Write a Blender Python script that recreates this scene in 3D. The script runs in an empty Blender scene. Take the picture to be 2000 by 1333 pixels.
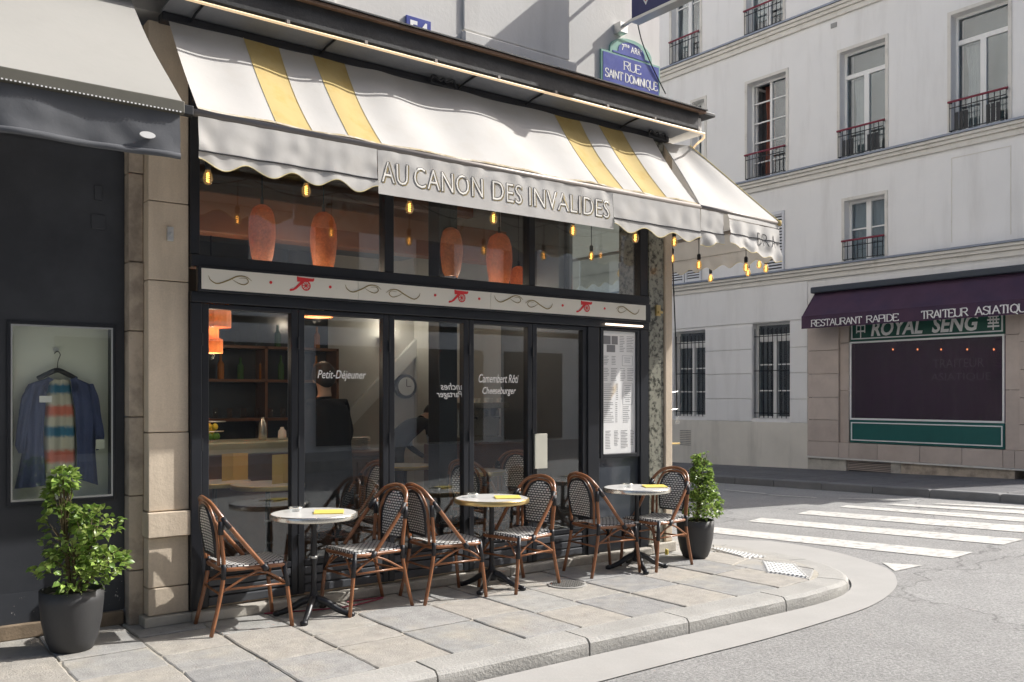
import bpy, bmesh, math, random
from mathutils import Vector, Matrix, noise
R = random.Random(7)
S = bpy.context.scene
C = S.collection
rad = math.radians

# ------------------------------------------------------------------ camera, sky, sun, exposure
F = 1769.0
YAW = math.atan2(2335, F)                       # view direction measured from +X (the shop front runs along +X)
VX, VY = math.cos(YAW), math.sin(YAW)
EYE = 1.6
cam = bpy.data.cameras.new('camera'); co = bpy.data.objects.new('camera', cam); C.objects.link(co)
co.location = (0, 0, EYE); co.rotation_euler = (rad(90), 0, YAW - rad(90))
cam.sensor_width = 36; cam.lens = 36 * F / 2000.0; cam.shift_y = (773 - 666.5) / 2000.0
cam.clip_start = 0.05; cam.clip_end = 800
S.camera = co

SUN_EL, SUN_AZ = rad(40.5), rad(-19.5)            # azimuth from +X towards -Y
W = bpy.data.worlds.new('World'); S.world = W; W.use_nodes = True
nt = W.node_tree; bg = nt.nodes['Background']
sky = nt.nodes.new('ShaderNodeTexSky'); sky.sky_type = 'NISHITA'; sky.sun_disc = False
sky.sun_elevation = SUN_EL; sky.sun_rotation = rad(90) - SUN_AZ
sky.dust_density = 3.5; sky.air_density = .8; sky.ozone_density = .75
nt.links.new(sky.outputs[0], bg.inputs[0]); bg.inputs[1].default_value = 0.145
sl = bpy.data.lights.new('sun', 'SUN'); so = bpy.data.objects.new('sun', sl); C.objects.link(so)
sl.energy = 4.1; sl.angle = rad(0.5); sl.color = (1.0, 0.975, 0.935)
sd = Vector((math.cos(SUN_EL) * math.cos(SUN_AZ), math.cos(SUN_EL) * math.sin(SUN_AZ), math.sin(SUN_EL)))
so.rotation_euler = sd.to_track_quat('Z', 'Y').to_euler(); so.location = (20, -10, 30)
S.view_settings.view_transform = 'Standard'; S.view_settings.look = 'None'
S.view_settings.gamma = 1; S.view_settings.exposure = 0.52; S.view_settings.use_curve_mapping = False

# ------------------------------------------------------------------ survey helpers: where a sight line meets a real plane
def ray(px, py):
    r = px - 1000
    return Vector((VX * F + VY * r, VY * F - VX * r, 773 - py))
def on_y(px, py, Y):
    d = ray(px, py); t = Y / d.y; return Vector((d.x * t, Y, EYE + d.z * t))
def on_x(px, py, X):
    d = ray(px, py); t = X / d.x; return Vector((X, d.y * t, EYE + d.z * t))
def sstep(a, b, x):
    t = min(1, max(0, (x - a) / (b - a))); return t * t * (3 - 2 * t)
def lift(x, y):                                  # the side street climbs a little towards the main street
    return sstep(8.2, 13.5, x) * (0.022 * (14.3 - min(16, max(-4, y))) - 0.055)
def road_z(x, y): return -0.12 + lift(x, y)
def on_road(px, py):
    d = ray(px, py); z = -0.12
    for _ in range(8):
        t = (z - EYE) / d.z; z = road_z(d.x * t, d.y * t)
    return Vector((d.x * t, d.y * t, z))

# ------------------------------------------------------------------ materials
MATS = {}
def nodes_of(m):
    m.use_nodes = True; return m.node_tree, m.node_tree.nodes, m.node_tree.links
def mat(name, col, rough=.6, metal=0., var=.12, vs=2.5, bump=0., bs=40., rnd=0., spec=.5, col2=None, c2s=1.2, c2t=(.45, .7), trans=0., coat=0., emit=None, estr=0., fine=0., fs=90., detail=6, streak=False):
    if name in MATS: return MATS[name]
    m = bpy.data.materials.new(name); t, N, L = nodes_of(m)
    b = N['Principled BSDF']; out = N['Material Output']
    g = N.new('ShaderNodeNewGeometry')
    def nz(scale, det=detail, r=.6, st=False):
        n = N.new('ShaderNodeTexNoise'); n.inputs['Scale'].default_value = scale; n.inputs['Detail'].default_value = det
        n.inputs['Roughness'].default_value = r
        if st:
            vm = N.new('ShaderNodeVectorMath'); vm.operation = 'MULTIPLY'; L.new(g.outputs['Position'], vm.inputs[0]); vm.inputs[1].default_value = (1, 1, .14); L.new(vm.outputs[0], n.inputs['Vector'])
        else: L.new(g.outputs['Position'], n.inputs['Vector'])
        return n.outputs['Fac']
    def mr(sock, a, b_, c, d):
        n = N.new('ShaderNodeMapRange'); L.new(sock, n.inputs[0])
        for i, v in enumerate((a, b_, c, d)): n.inputs[1 + i].default_value = v
        return n.outputs[0]
    def mul(a, b_):
        n = N.new('ShaderNodeMath'); n.operation = 'MULTIPLY'; L.new(a, n.inputs[0]); L.new(b_, n.inputs[1]); return n.outputs[0]
    base = None
    if col2 is not None:
        mx = N.new('ShaderNodeMix'); mx.data_type = 'RGBA'
        mx.inputs[6].default_value = (*col, 1); mx.inputs[7].default_value = (*col2, 1)
        L.new(mr(nz(c2s, 8, .65, streak), c2t[0], c2t[1], 0, 1), mx.inputs[0]); base = mx.outputs[2]
    else:
        rg = N.new('ShaderNodeRGB'); rg.outputs[0].default_value = (*col, 1); base = rg.outputs[0]
    val = mr(nz(vs), .25, .75, 1 - var, 1 + var)
    if fine: val = mul(val, mr(nz(fs, 3), .3, .7, 1 - fine, 1 + fine))
    if rnd:
        oi = N.new('ShaderNodeObjectInfo'); val = mul(val, mr(oi.outputs['Random'], 0, 1, 1 - rnd, 1 + rnd))
    hs = N.new('ShaderNodeHueSaturation'); L.new(base, hs.inputs['Color']); L.new(val, hs.inputs['Value'])
    L.new(hs.outputs[0], b.inputs['Base Color'])
    b.inputs['Roughness'].default_value = rough; b.inputs['Metallic'].default_value = metal
    b.inputs['Specular IOR Level'].default_value = spec
    if coat: b.inputs['Coat Weight'].default_value = coat; b.inputs['Coat Roughness'].default_value = .15
    if bump:
        bp = N.new('ShaderNodeBump'); bp.inputs['Strength'].default_value = bump; bp.inputs['Distance'].default_value = .01
        L.new(nz(bs, 5), bp.inputs['Height']); L.new(bp.outputs[0], b.inputs['Normal'])
    if emit: b.inputs['Emission Color'].default_value = (*emit, 1); b.inputs['Emission Strength'].default_value = estr
    if trans:
        tr = N.new('ShaderNodeBsdfTranslucent'); L.new(hs.outputs[0], tr.inputs[0])
        ms = N.new('ShaderNodeMixShader'); ms.inputs[0].default_value = trans
        L.new(b.outputs[0], ms.inputs[1]); L.new(tr.outputs[0], ms.inputs[2]); L.new(ms.outputs[0], out.inputs[0])
        if bump: L.new(bp.outputs[0], tr.inputs['Normal'])
    MATS[name] = m; return m
def glass(name, tint=(.93, .96, .95), base=.05, edge=.75, rough=.0, dirt=0.004):
    if name in MATS: return MATS[name]
    m = bpy.data.materials.new(name); t, N, L = nodes_of(m); out = N['Material Output']; N.remove(N['Principled BSDF'])
    tr = N.new('ShaderNodeBsdfTransparent'); tr.inputs[0].default_value = (*tint, 1)
    gl = N.new('ShaderNodeBsdfGlossy'); gl.inputs['Roughness'].default_value = rough; gl.inputs[0].default_value = (.95, .97, 1, 1)
    lw = N.new('ShaderNodeLayerWeight'); lw.inputs[0].default_value = .5
    p = N.new('ShaderNodeMath'); p.operation = 'POWER'; L.new(lw.outputs['Facing'], p.inputs[0]); p.inputs[1].default_value = 3.5
    mr = N.new('ShaderNodeMapRange'); L.new(p.outputs[0], mr.inputs[0]); mr.inputs[3].default_value = base; mr.inputs[4].default_value = edge
    ms = N.new('ShaderNodeMixShader'); L.new(mr.outputs[0], ms.inputs[0]); L.new(tr.outputs[0], ms.inputs[1]); L.new(gl.outputs[0], ms.inputs[2])
    df = N.new('ShaderNodeBsdfDiffuse'); df.inputs[0].default_value = (.6, .6, .58, 1)
    m2 = N.new('ShaderNodeMixShader'); m2.inputs[0].default_value = dirt
    L.new(ms.outputs[0], m2.inputs[1]); L.new(df.outputs[0], m2.inputs[2]); L.new(m2.outputs[0], out.inputs[0])
    MATS[name] = m; return m
def weave(name, stripes=False):
    m = bpy.data.materials.new(name); t, N, L = nodes_of(m); b = N['Principled BSDF']
    uv = N.new('ShaderNodeUVMap')
    br = N.new('ShaderNodeTexBrick'); L.new(uv.outputs[0], br.inputs['Vector'])
    br.inputs['Color1'].default_value = (.84, .83, .79, 1); br.inputs['Color2'].default_value = (.74, .73, .70, 1); br.inputs['Mortar'].default_value = (.012, .013, .018, 1)
    br.inputs['Scale'].default_value = 1.0; br.inputs['Brick Width'].default_value = .034 if not stripes else .042; br.inputs['Row Height'].default_value = .020 if not stripes else .027
    br.inputs['Mortar Size'].default_value = .0042 if not stripes else .0058; br.inputs['Mortar Smooth'].default_value = .15; br.offset = .5
    L.new(br.outputs['Color'], b.inputs['Base Color']); b.inputs['Roughness'].default_value = .42
    bp = N.new('ShaderNodeBump'); bp.inputs['Strength'].default_value = .5; bp.inputs['Distance'].default_value = .003; bp.invert = True
    L.new(br.outputs['Fac'], bp.inputs['Height']); L.new(bp.outputs[0], b.inputs['Normal'])
    MATS[name] = m; return m

def slab_mat(name, cols, warm=(.40, .37, .315)):
    m = bpy.data.materials.new(name); t, N, L = nodes_of(m); b = N['Principled BSDF']
    g = N.new('ShaderNodeNewGeometry'); oi = N.new('ShaderNodeObjectInfo')
    def nz(scale, det=8, r=.62):
        n = N.new('ShaderNodeTexNoise'); n.inputs['Scale'].default_value = scale; n.inputs['Detail'].default_value = det
        n.inputs['Roughness'].default_value = r; L.new(g.outputs['Position'], n.inputs['Vector']); return n.outputs['Fac']
    cr = N.new('ShaderNodeValToRGB'); cr.color_ramp.interpolation = 'CONSTANT'
    el = cr.color_ramp.elements
    for i, c in enumerate(cols):
        e = el[i] if i < 2 else el.new(i / len(cols))
        e.position = i / len(cols); e.color = (*c, 1)
    L.new(oi.outputs['Random'], cr.inputs[0])
    mx = N.new('ShaderNodeMix'); mx.data_type = 'RGBA'; L.new(cr.outputs[0], mx.inputs[6]); mx.inputs[7].default_value = (*warm, 1)
    m1 = N.new('ShaderNodeMapRange'); L.new(nz(1.9), m1.inputs[0]); m1.inputs[1].default_value = .48; m1.inputs[2].default_value = .66; m1.inputs[4].default_value = .8
    L.new(m1.outputs[0], mx.inputs[0])
    m2 = N.new('ShaderNodeMapRange'); L.new(nz(9), m2.inputs[0]); m2.inputs[1].default_value = .25; m2.inputs[2].default_value = .75; m2.inputs[3].default_value = .8; m2.inputs[4].default_value = 1.18
    m3 = N.new('ShaderNodeMapRange'); L.new(nz(110, 3), m3.inputs[0]); m3.inputs[1].default_value = .3; m3.inputs[2].default_value = .7; m3.inputs[3].default_value = .9; m3.inputs[4].default_value = 1.1
    # small dark pits and gum spots
    vo = N.new('ShaderNodeTexVoronoi'); vo.inputs['Scale'].default_value = 7; L.new(g.outputs['Position'], vo.inputs['Vector'])
    m4 = N.new('ShaderNodeMapRange'); L.new(vo.outputs['Distance'], m4.inputs[0]); m4.inputs[1].default_value = .05; m4.inputs[2].default_value = .09; m4.inputs[3].default_value = .72; m4.inputs[4].default_value = 1
    a = N.new('ShaderNodeMath'); a.operation = 'MULTIPLY'; L.new(m2.outputs[0], a.inputs[0]); L.new(m3.outputs[0], a.inputs[1])
    a2 = N.new('ShaderNodeMath'); a2.operation = 'MULTIPLY'; L.new(a.outputs[0], a2.inputs[0]); L.new(m4.outputs[0], a2.inputs[1])
    hs = N.new('ShaderNodeHueSaturation'); L.new(mx.outputs[2], hs.inputs['Color']); L.new(a2.outputs[0], hs.inputs['Value']); L.new(hs.outputs[0], b.inputs['Base Color'])
    b.inputs['Roughness'].default_value = .75
    bp = N.new('ShaderNodeBump'); bp.inputs['Strength'].default_value = .55; bp.inputs['Distance'].default_value = .012
    ad = N.new('ShaderNodeMath'); ad.operation = 'ADD'; L.new(nz(14), ad.inputs[0]); L.new(nz(90, 4), ad.inputs[1])
    L.new(ad.outputs[0], bp.inputs['Height']); L.new(bp.outputs[0], b.inputs['Normal'])
    MATS[name] = m; return m

def asphalt(name, c1, c2):
    m = bpy.data.materials.new(name); t, N, L = nodes_of(m); b = N['Principled BSDF']
    g = N.new('ShaderNodeNewGeometry')
    vo = N.new('ShaderNodeTexVoronoi'); vo.inputs['Scale'].default_value = 95; L.new(g.outputs['Position'], vo.inputs['Vector'])
    n = N.new('ShaderNodeTexNoise'); n.inputs['Scale'].default_value = 1.3; n.inputs['Detail'].default_value = 9; n.inputs['Roughness'].default_value = .7; L.new(g.outputs['Position'], n.inputs['Vector'])
    n2 = N.new('ShaderNodeTexNoise'); n2.inputs['Scale'].default_value = 48; n2.inputs['Detail'].default_value = 5; n2.inputs['Roughness'].default_value = .75; L.new(g.outputs['Position'], n2.inputs['Vector'])
    mx = N.new('ShaderNodeMix'); mx.data_type = 'RGBA'; mx.inputs[6].default_value = (*c1, 1); mx.inputs[7].default_value = (*c2, 1)
    r1 = N.new('ShaderNodeMapRange'); L.new(n2.outputs['Fac'], r1.inputs[0]); r1.inputs[1].default_value = .36; r1.inputs[2].default_value = .58
    L.new(r1.outputs[0], mx.inputs[0])
    dn = N.new('ShaderNodeTexNoise'); dn.inputs['Scale'].default_value = 1.7; dn.inputs['Detail'].default_value = 6; L.new(g.outputs['Position'], dn.inputs['Vector'])
    va = N.new('ShaderNodeVectorMath'); va.operation = 'MULTIPLY_ADD'; L.new(dn.outputs['Color'], va.inputs[0]); va.inputs[1].default_value = (1.1, 1.1, 0); L.new(g.outputs['Position'], va.inputs[2])
    ce = N.new('ShaderNodeTexVoronoi'); ce.feature = 'DISTANCE_TO_EDGE'; ce.inputs['Scale'].default_value = .33; L.new(va.outputs[0], ce.inputs['Vector'])
    rc = N.new('ShaderNodeMapRange'); L.new(ce.outputs['Distance'], rc.inputs[0]); rc.inputs[1].default_value = 0; rc.inputs[2].default_value = .006; rc.inputs[3].default_value = .55; rc.inputs[4].default_value = 1
    pc = N.new('ShaderNodeTexVoronoi'); pc.inputs['Scale'].default_value = .33; L.new(va.outputs[0], pc.inputs['Vector'])
    rp2 = N.new('ShaderNodeMapRange'); L.new(pc.outputs['Color'], rp2.inputs[0]); rp2.inputs[3].default_value = .90; rp2.inputs[4].default_value = 1.08
    cm = N.new('ShaderNodeMath'); cm.operation = 'MULTIPLY'; L.new(rc.outputs[0], cm.inputs[0]); L.new(rp2.outputs[0], cm.inputs[1])
    r2 = N.new('ShaderNodeMapRange'); L.new(n.outputs['Fac'], r2.inputs[0]); r2.inputs[1].default_value = .25; r2.inputs[2].default_value = .75; r2.inputs[3].default_value = .84; r2.inputs[4].default_value = 1.14
    r3 = N.new('ShaderNodeMapRange'); L.new(vo.outputs['Color'], r3.inputs[0]); r3.inputs[3].default_value = .8; r3.inputs[4].default_value = 1.2
    a = N.new('ShaderNodeMath'); a.operation = 'MULTIPLY'; L.new(r2.outputs[0], a.inputs[0]); L.new(r3.outputs[0], a.inputs[1])
    a9 = N.new('ShaderNodeMath'); a9.operation = 'MULTIPLY'; L.new(a.outputs[0], a9.inputs[0]); L.new(cm.outputs[0], a9.inputs[1])
    hs = N.new('ShaderNodeHueSaturation'); L.new(mx.outputs[2], hs.inputs['Color']); L.new(a9.outputs[0], hs.inputs['Value']); L.new(hs.outputs[0], b.inputs['Base Color'])
    b.inputs['Roughness'].default_value = .8
    bp = N.new('ShaderNodeBump'); bp.inputs['Strength'].default_value = .7; bp.inputs['Distance'].default_value = .008
    L.new(n2.outputs['Fac'], bp.inputs['Height']); L.new(bp.outputs[0], b.inputs['Normal'])
    MATS[name] = m; return m

M_slab = slab_mat('worn paving stone', [(.31, .31, .30), (.355, .35, .33), (.365, .35, .318), (.33, .325, .312), (.375, .352, .315), (.295, .293, .285)])
M_kerb = mat('granite kerb', (.37, .36, .335), .75, var=.14, vs=3, bump=.7, bs=45, rnd=.05, fine=.12, fs=120)
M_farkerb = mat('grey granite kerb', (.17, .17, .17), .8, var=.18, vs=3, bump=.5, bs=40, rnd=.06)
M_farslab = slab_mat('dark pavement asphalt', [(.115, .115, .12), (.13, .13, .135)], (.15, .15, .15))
M_mortar = mat('sandy joint mortar', (.40, .37, .31), .9, var=.3, vs=14, bump=.7, bs=60)
M_asph = asphalt('worn pale asphalt', (.19, .188, .182), (.325, .32, .308))
M_gutter = mat('smooth concrete gutter', (.38, .37, .35), .7, var=.07, vs=2.5, bump=.15, bs=60, fine=.04)
M_paint = mat('road paint', (.60, .585, .545), .7, var=.12, vs=3, col2=(.36, .355, .335), c2s=11, c2t=(.47, .66), bump=.35, bs=90)
M_tact = mat('white tactile paving', (.62, .62, .60), .7, var=.1, vs=6, bump=.2)
M_iron = mat('cast iron', (.20, .195, .18), .6, .2, bump=.3)
M_wall = mat('off white render', (.68, .665, .63), .9, streak=True, var=.05, vs=.9, bump=.15, bs=30, col2=(.56, .545, .51), c2s=1.6, c2t=(.5, .75))
M_wall2 = mat('pale painted render', streak=True, col=(.80, .79, .77), rough=.9, var=.04, vs=.7, bump=.12, bs=20, col2=(.67, .655, .63), c2s=2.6, c2t=(.5, .85))
M_wallbase = mat('beige stained render', (.72, .68, .60), .9, streak=True, var=.09, vs=1.3, bump=.2, bs=20, col2=(.52, .49, .43), c2s=1.4, c2t=(.5, .72))
M_cornice = mat('cream moulding', (.68, .655, .60), .85, var=.07, vs=2, col2=(.50, .47, .41), c2s=3, c2t=(.55, .75))
M_zinc = mat('zinc capping', (.24, .27, .33), .5, .5, var=.1, vs=3)
M_stone = mat('golden limestone', (.64, .54, .42), .85, streak=True, var=.12, vs=2.2, bump=.3, bs=35, rnd=.05, col2=(.47, .39, .30), c2s=2.3, c2t=(.46, .72), fine=.06)
M_stone2 = mat('dusky limestone', (.50, .42, .33), .88, var=.16, vs=3.0, bump=.5, bs=28, rnd=.06, col2=(.30, .25, .20), c2s=5, c2t=(.45, .65))
M_tile = mat('pinkish stone cladding', (.52, .44, .385), .6, var=.08, vs=1.5, bump=.08, rnd=.05, col2=(.42, .35, .305), c2s=2, c2t=(.45, .75))
M_base = mat('plinth stone', (.50, .47, .41), .85, var=.15, vs=3, bump=.4, bs=40, col2=(.33, .30, .26), c2s=4, c2t=(.5, .7))
M_dark = mat('blue black paint', (.013, .015, .020), .40, var=.25, vs=3, spec=.5, bump=.05, bs=30)
M_kick = mat('grey kick plate paint', (.075, .08, .09), .5, var=.2, vs=5)
M_dark2 = mat('anthracite shop front paint', (.032, .035, .042), .5, var=.12, vs=2, spec=.5, bump=.05, col2=(.052, .056, .064), c2s=1.0)
M_fascia = mat('weathered zinc dark', (.04, .041, .042), .5, .35, var=.35, vs=5, bump=.25, bs=22, fine=.2, fs=160)
M_soffit = mat('pale metal soffit', (.27, .28, .30), .45, .3, var=.1, vs=2, fine=.06)
M_rust = mat('rusty lead edge', (.14, .085, .055), .7, .2, var=.3, vs=9)
M_white = mat('white canvas', (.585, .57, .54), .9, var=.05, vs=2.5, trans=.10, bump=.25, bs=4, col2=(.55, .525, .48), c2s=3.5, c2t=(.5, .8))
M_yel = mat('yellow canvas stripe', (.56, .43, .18), .9, var=.05, vs=3, trans=.10, bump=.25, bs=4, col2=(.52, .35, .09), c2s=5, c2t=(.5, .75))
M_trim = mat('dark canvas trim', (.05, .05, .055), .9)
M_piping = mat('straw piping', (.62, .52, .26), .9)
M_graycan = mat('pale grey canvas', (.385, .375, .345), .9, var=.07, vs=2, trans=.12, bump=.25, bs=5, col2=(.34, .335, .31), c2s=2, c2t=(.5, .8))
M_darkcan = mat('slate grey canvas', (.115, .12, .13), .9, var=.1, vs=4, trans=.08, bump=.35, bs=7)
M_bar = mat('awning bar', (.26, .235, .215), .5, .3, var=.1)
M_purple = mat('purple canvas', (.065, .032, .062), .85, var=.12, vs=2.5, col2=(.05, .028, .06), c2s=2, c2t=(.45, .65))
M_green = mat('dark green shop sign', (.012, .085, .062), .5, var=.1, vs=4)
M_green2 = mat('teal shop panel', (.008, .105, .095), .5, var=.1)
M_frame = mat('white window paint', (.78, .78, .76), .5, var=.04)
M_alu = mat('aluminium', (.62, .62, .6), .35, .8, var=.05)
M_bars = mat('black wrought iron', (.02, .022, .026), .5, .3)
M_rail = mat('wine red handrail', (.20, .025, .045), .5)
M_shut = mat('pale grey shutters', (.66, .67, .69), .6, var=.04)
M_curt = mat('net curtain', (.62, .62, .60), .95, var=.08, vs=7, trans=.2)
M_redcurt = mat('rust red curtain', (.28, .10, .07), .95, var=.2, vs=9)
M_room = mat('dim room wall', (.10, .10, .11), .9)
M_drape = mat('plum drape', (.075, .022, .08), .9, var=.2, vs=4)
M_cream = mat('cream light panel', (.80, .765, .67), .35, var=.03, vs=2)
M_red = mat('red paint', (.72, .035, .04), .5)
M_gold = mat('olive gold paint', (.26, .19, .05), .5)
M_ink = mat('dark ink', (.035, .035, .04), .6)
M_greyink = mat('grey print', (.22, .22, .23), .7)
M_letterwhite = mat('white lettering', (.82, .82, .80), .5)
M_letterfill = mat('gold cream lettering', (.70, .62, .44), .6)
M_letterface = mat('cream lettering', (.80, .77, .70), .6)
M_blue = mat('blue enamel', (.055, .075, .33), .3, var=.1, vs=8, coat=.4, col2=(.10, .13, .40), c2s=6)
M_mint = mat('green enamel border', (.22, .42, .34), .35, var=.1)
M_navy = mat('navy sign', (.02, .025, .12), .3)
M_paper = mat('menu paper', (.80, .80, .79), .7, var=.02)
M_card = mat('mustard card', (.66, .42, .10), .6, var=.05)
M_card2 = mat('yellow menu card', (.76, .60, .13), .55, var=.04)
M_ratt = mat('varnished rattan', (.25, .100, .040), .34, var=.28, vs=14, spec=.5, coat=.25, rnd=.08)
M_bind = mat('black binding cord', (.014, .014, .018), .4, bump=.3, bs=150)
M_weave = weave('black and white weave')
M_weaveS = weave('black and white seat weave', True)
M_top = mat('pale marble table top', (.76, .755, .73), .25, var=.05, vs=7, coat=.2, col2=(.68, .67, .65), c2s=6)
M_brass = mat('aged brass', (.60, .45, .20), .3, .85, var=.1)
M_steel = mat('polished steel rim', (.66, .64, .58), .25, .85, var=.08)
M_black = mat('black enamelled iron', (.012, .013, .016), .38, spec=.5, bump=.15, bs=50)
M_pot = mat('charcoal pot', (.042, .042, .043), .55, var=.12, vs=4, bump=.1)
M_soil = mat('potting soil', (.03, .022, .015), .95, bump=.6)
M_stem = mat('green brown stem', (.10, .075, .035), .8)
def leafmat(name, c):
    return mat(name, c, .38, var=.25, vs=5, rnd=.35, trans=.3, spec=.5)
M_leaf = [leafmat('fresh green leaf', (.29, .41, .09)), leafmat('mid green leaf', (.18, .30, .06)), leafmat('yellow green leaf', (.40, .49, .15))]
M_glass = glass('window glass', base=.075, edge=.85)
M_glassFar = glass('far window glass', (.75, .8, .82), .10, .8)
M_glassShop = glass('display glass', (.97, .98, .95), .05, .7)
M_clear = glass('clear drinking glass', (.97, .98, .98), .1, .9)
M_fil = mat('glowing filament', (1, .6, .2), .5, emit=(1, .50, .14), estr=4.2)
M_fil2 = mat('amber glow', (1, .45, .1), .5, emit=(1, .40, .10), estr=2.5)
M_neon = mat('warm neon tube', (1, .8, .5), .5, emit=(1, .68, .42), estr=.26)
M_tube = mat('warm strip lamp', (1, .85, .7), .5, emit=(1, .8, .62), estr=1.6)
M_bulb = glass('amber bulb glass', (1., .82, .5), .08, .8)
_n, _l = M_bulb.node_tree.nodes, M_bulb.node_tree.links; _e = _n.new('ShaderNodeEmission'); _e.inputs[0].default_value = (1, .62, .22, 1); _e.inputs[1].default_value = .05
_a = _n.new('ShaderNodeAddShader'); _o = _n['Material Output']; _l.new(_o.inputs[0].links[0].from_socket, _a.inputs[0]); _l.new(_e.outputs[0], _a.inputs[1]); _l.new(_a.outputs[0], _o.inputs[0])
M_wood = mat('carved reddish wood', (.15, .065, .03), .4, var=.25, vs=6, coat=.3)
M_ceil = mat('copper brown ceiling', (.30, .125, .065), .55, var=.15, vs=2)
M_floor = mat('dark floor tiles', (.10, .09, .085), .4, var=.2, vs=3)
M_intw = mat('grey interior wall', (.16, .165, .17), .8, var=.1)
M_intlight = mat('chalk interior wall', (.62, .60, .56), .85, var=.05)
M_marb = mat('green marble cladding', (.27, .265, .215), .25, var=.15, vs=4, coat=.3, col2=(.055, .055, .045), c2s=19, c2t=(.47, .60))
M_reed = mat('woven cane shade', (.58, .19, .055), .35, var=.2, vs=30, trans=.12, bump=.6, bs=120, fine=.25, fs=70, spec=.8)
M_skin = mat('skin', (.50, .30, .21), .55); M_hair = mat('dark hair', (.03, .02, .015), .6)
M_coat = mat('black coat cloth', (.012, .012, .014), .9, bump=.3, bs=12); M_shirt = mat('pale blue striped shirt', (.45, .52, .62), .85); M_denim = mat('dark trousers', (.03, .035, .05), .9)
M_cardi = mat('slate blue cardigan', (.075, .095, .20), .92, var=.18, vs=9, bump=.6, bs=60)
M_lid = mat('pale green display board', (.80, .82, .73), .8, var=.03)
M_lemon = mat('lemon yellow', (.70, .52, .03), .5); M_lime = mat('lime green', (.12, .28, .03), .5)
M_bottle = mat('dark bottle glass', (.06, .14, .05), .1, spec=.8); M_amb = mat('amber bottle', (.40, .16, .04), .15)
M_roof = mat('slate roof', (.08, .09, .11), .6)

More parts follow.
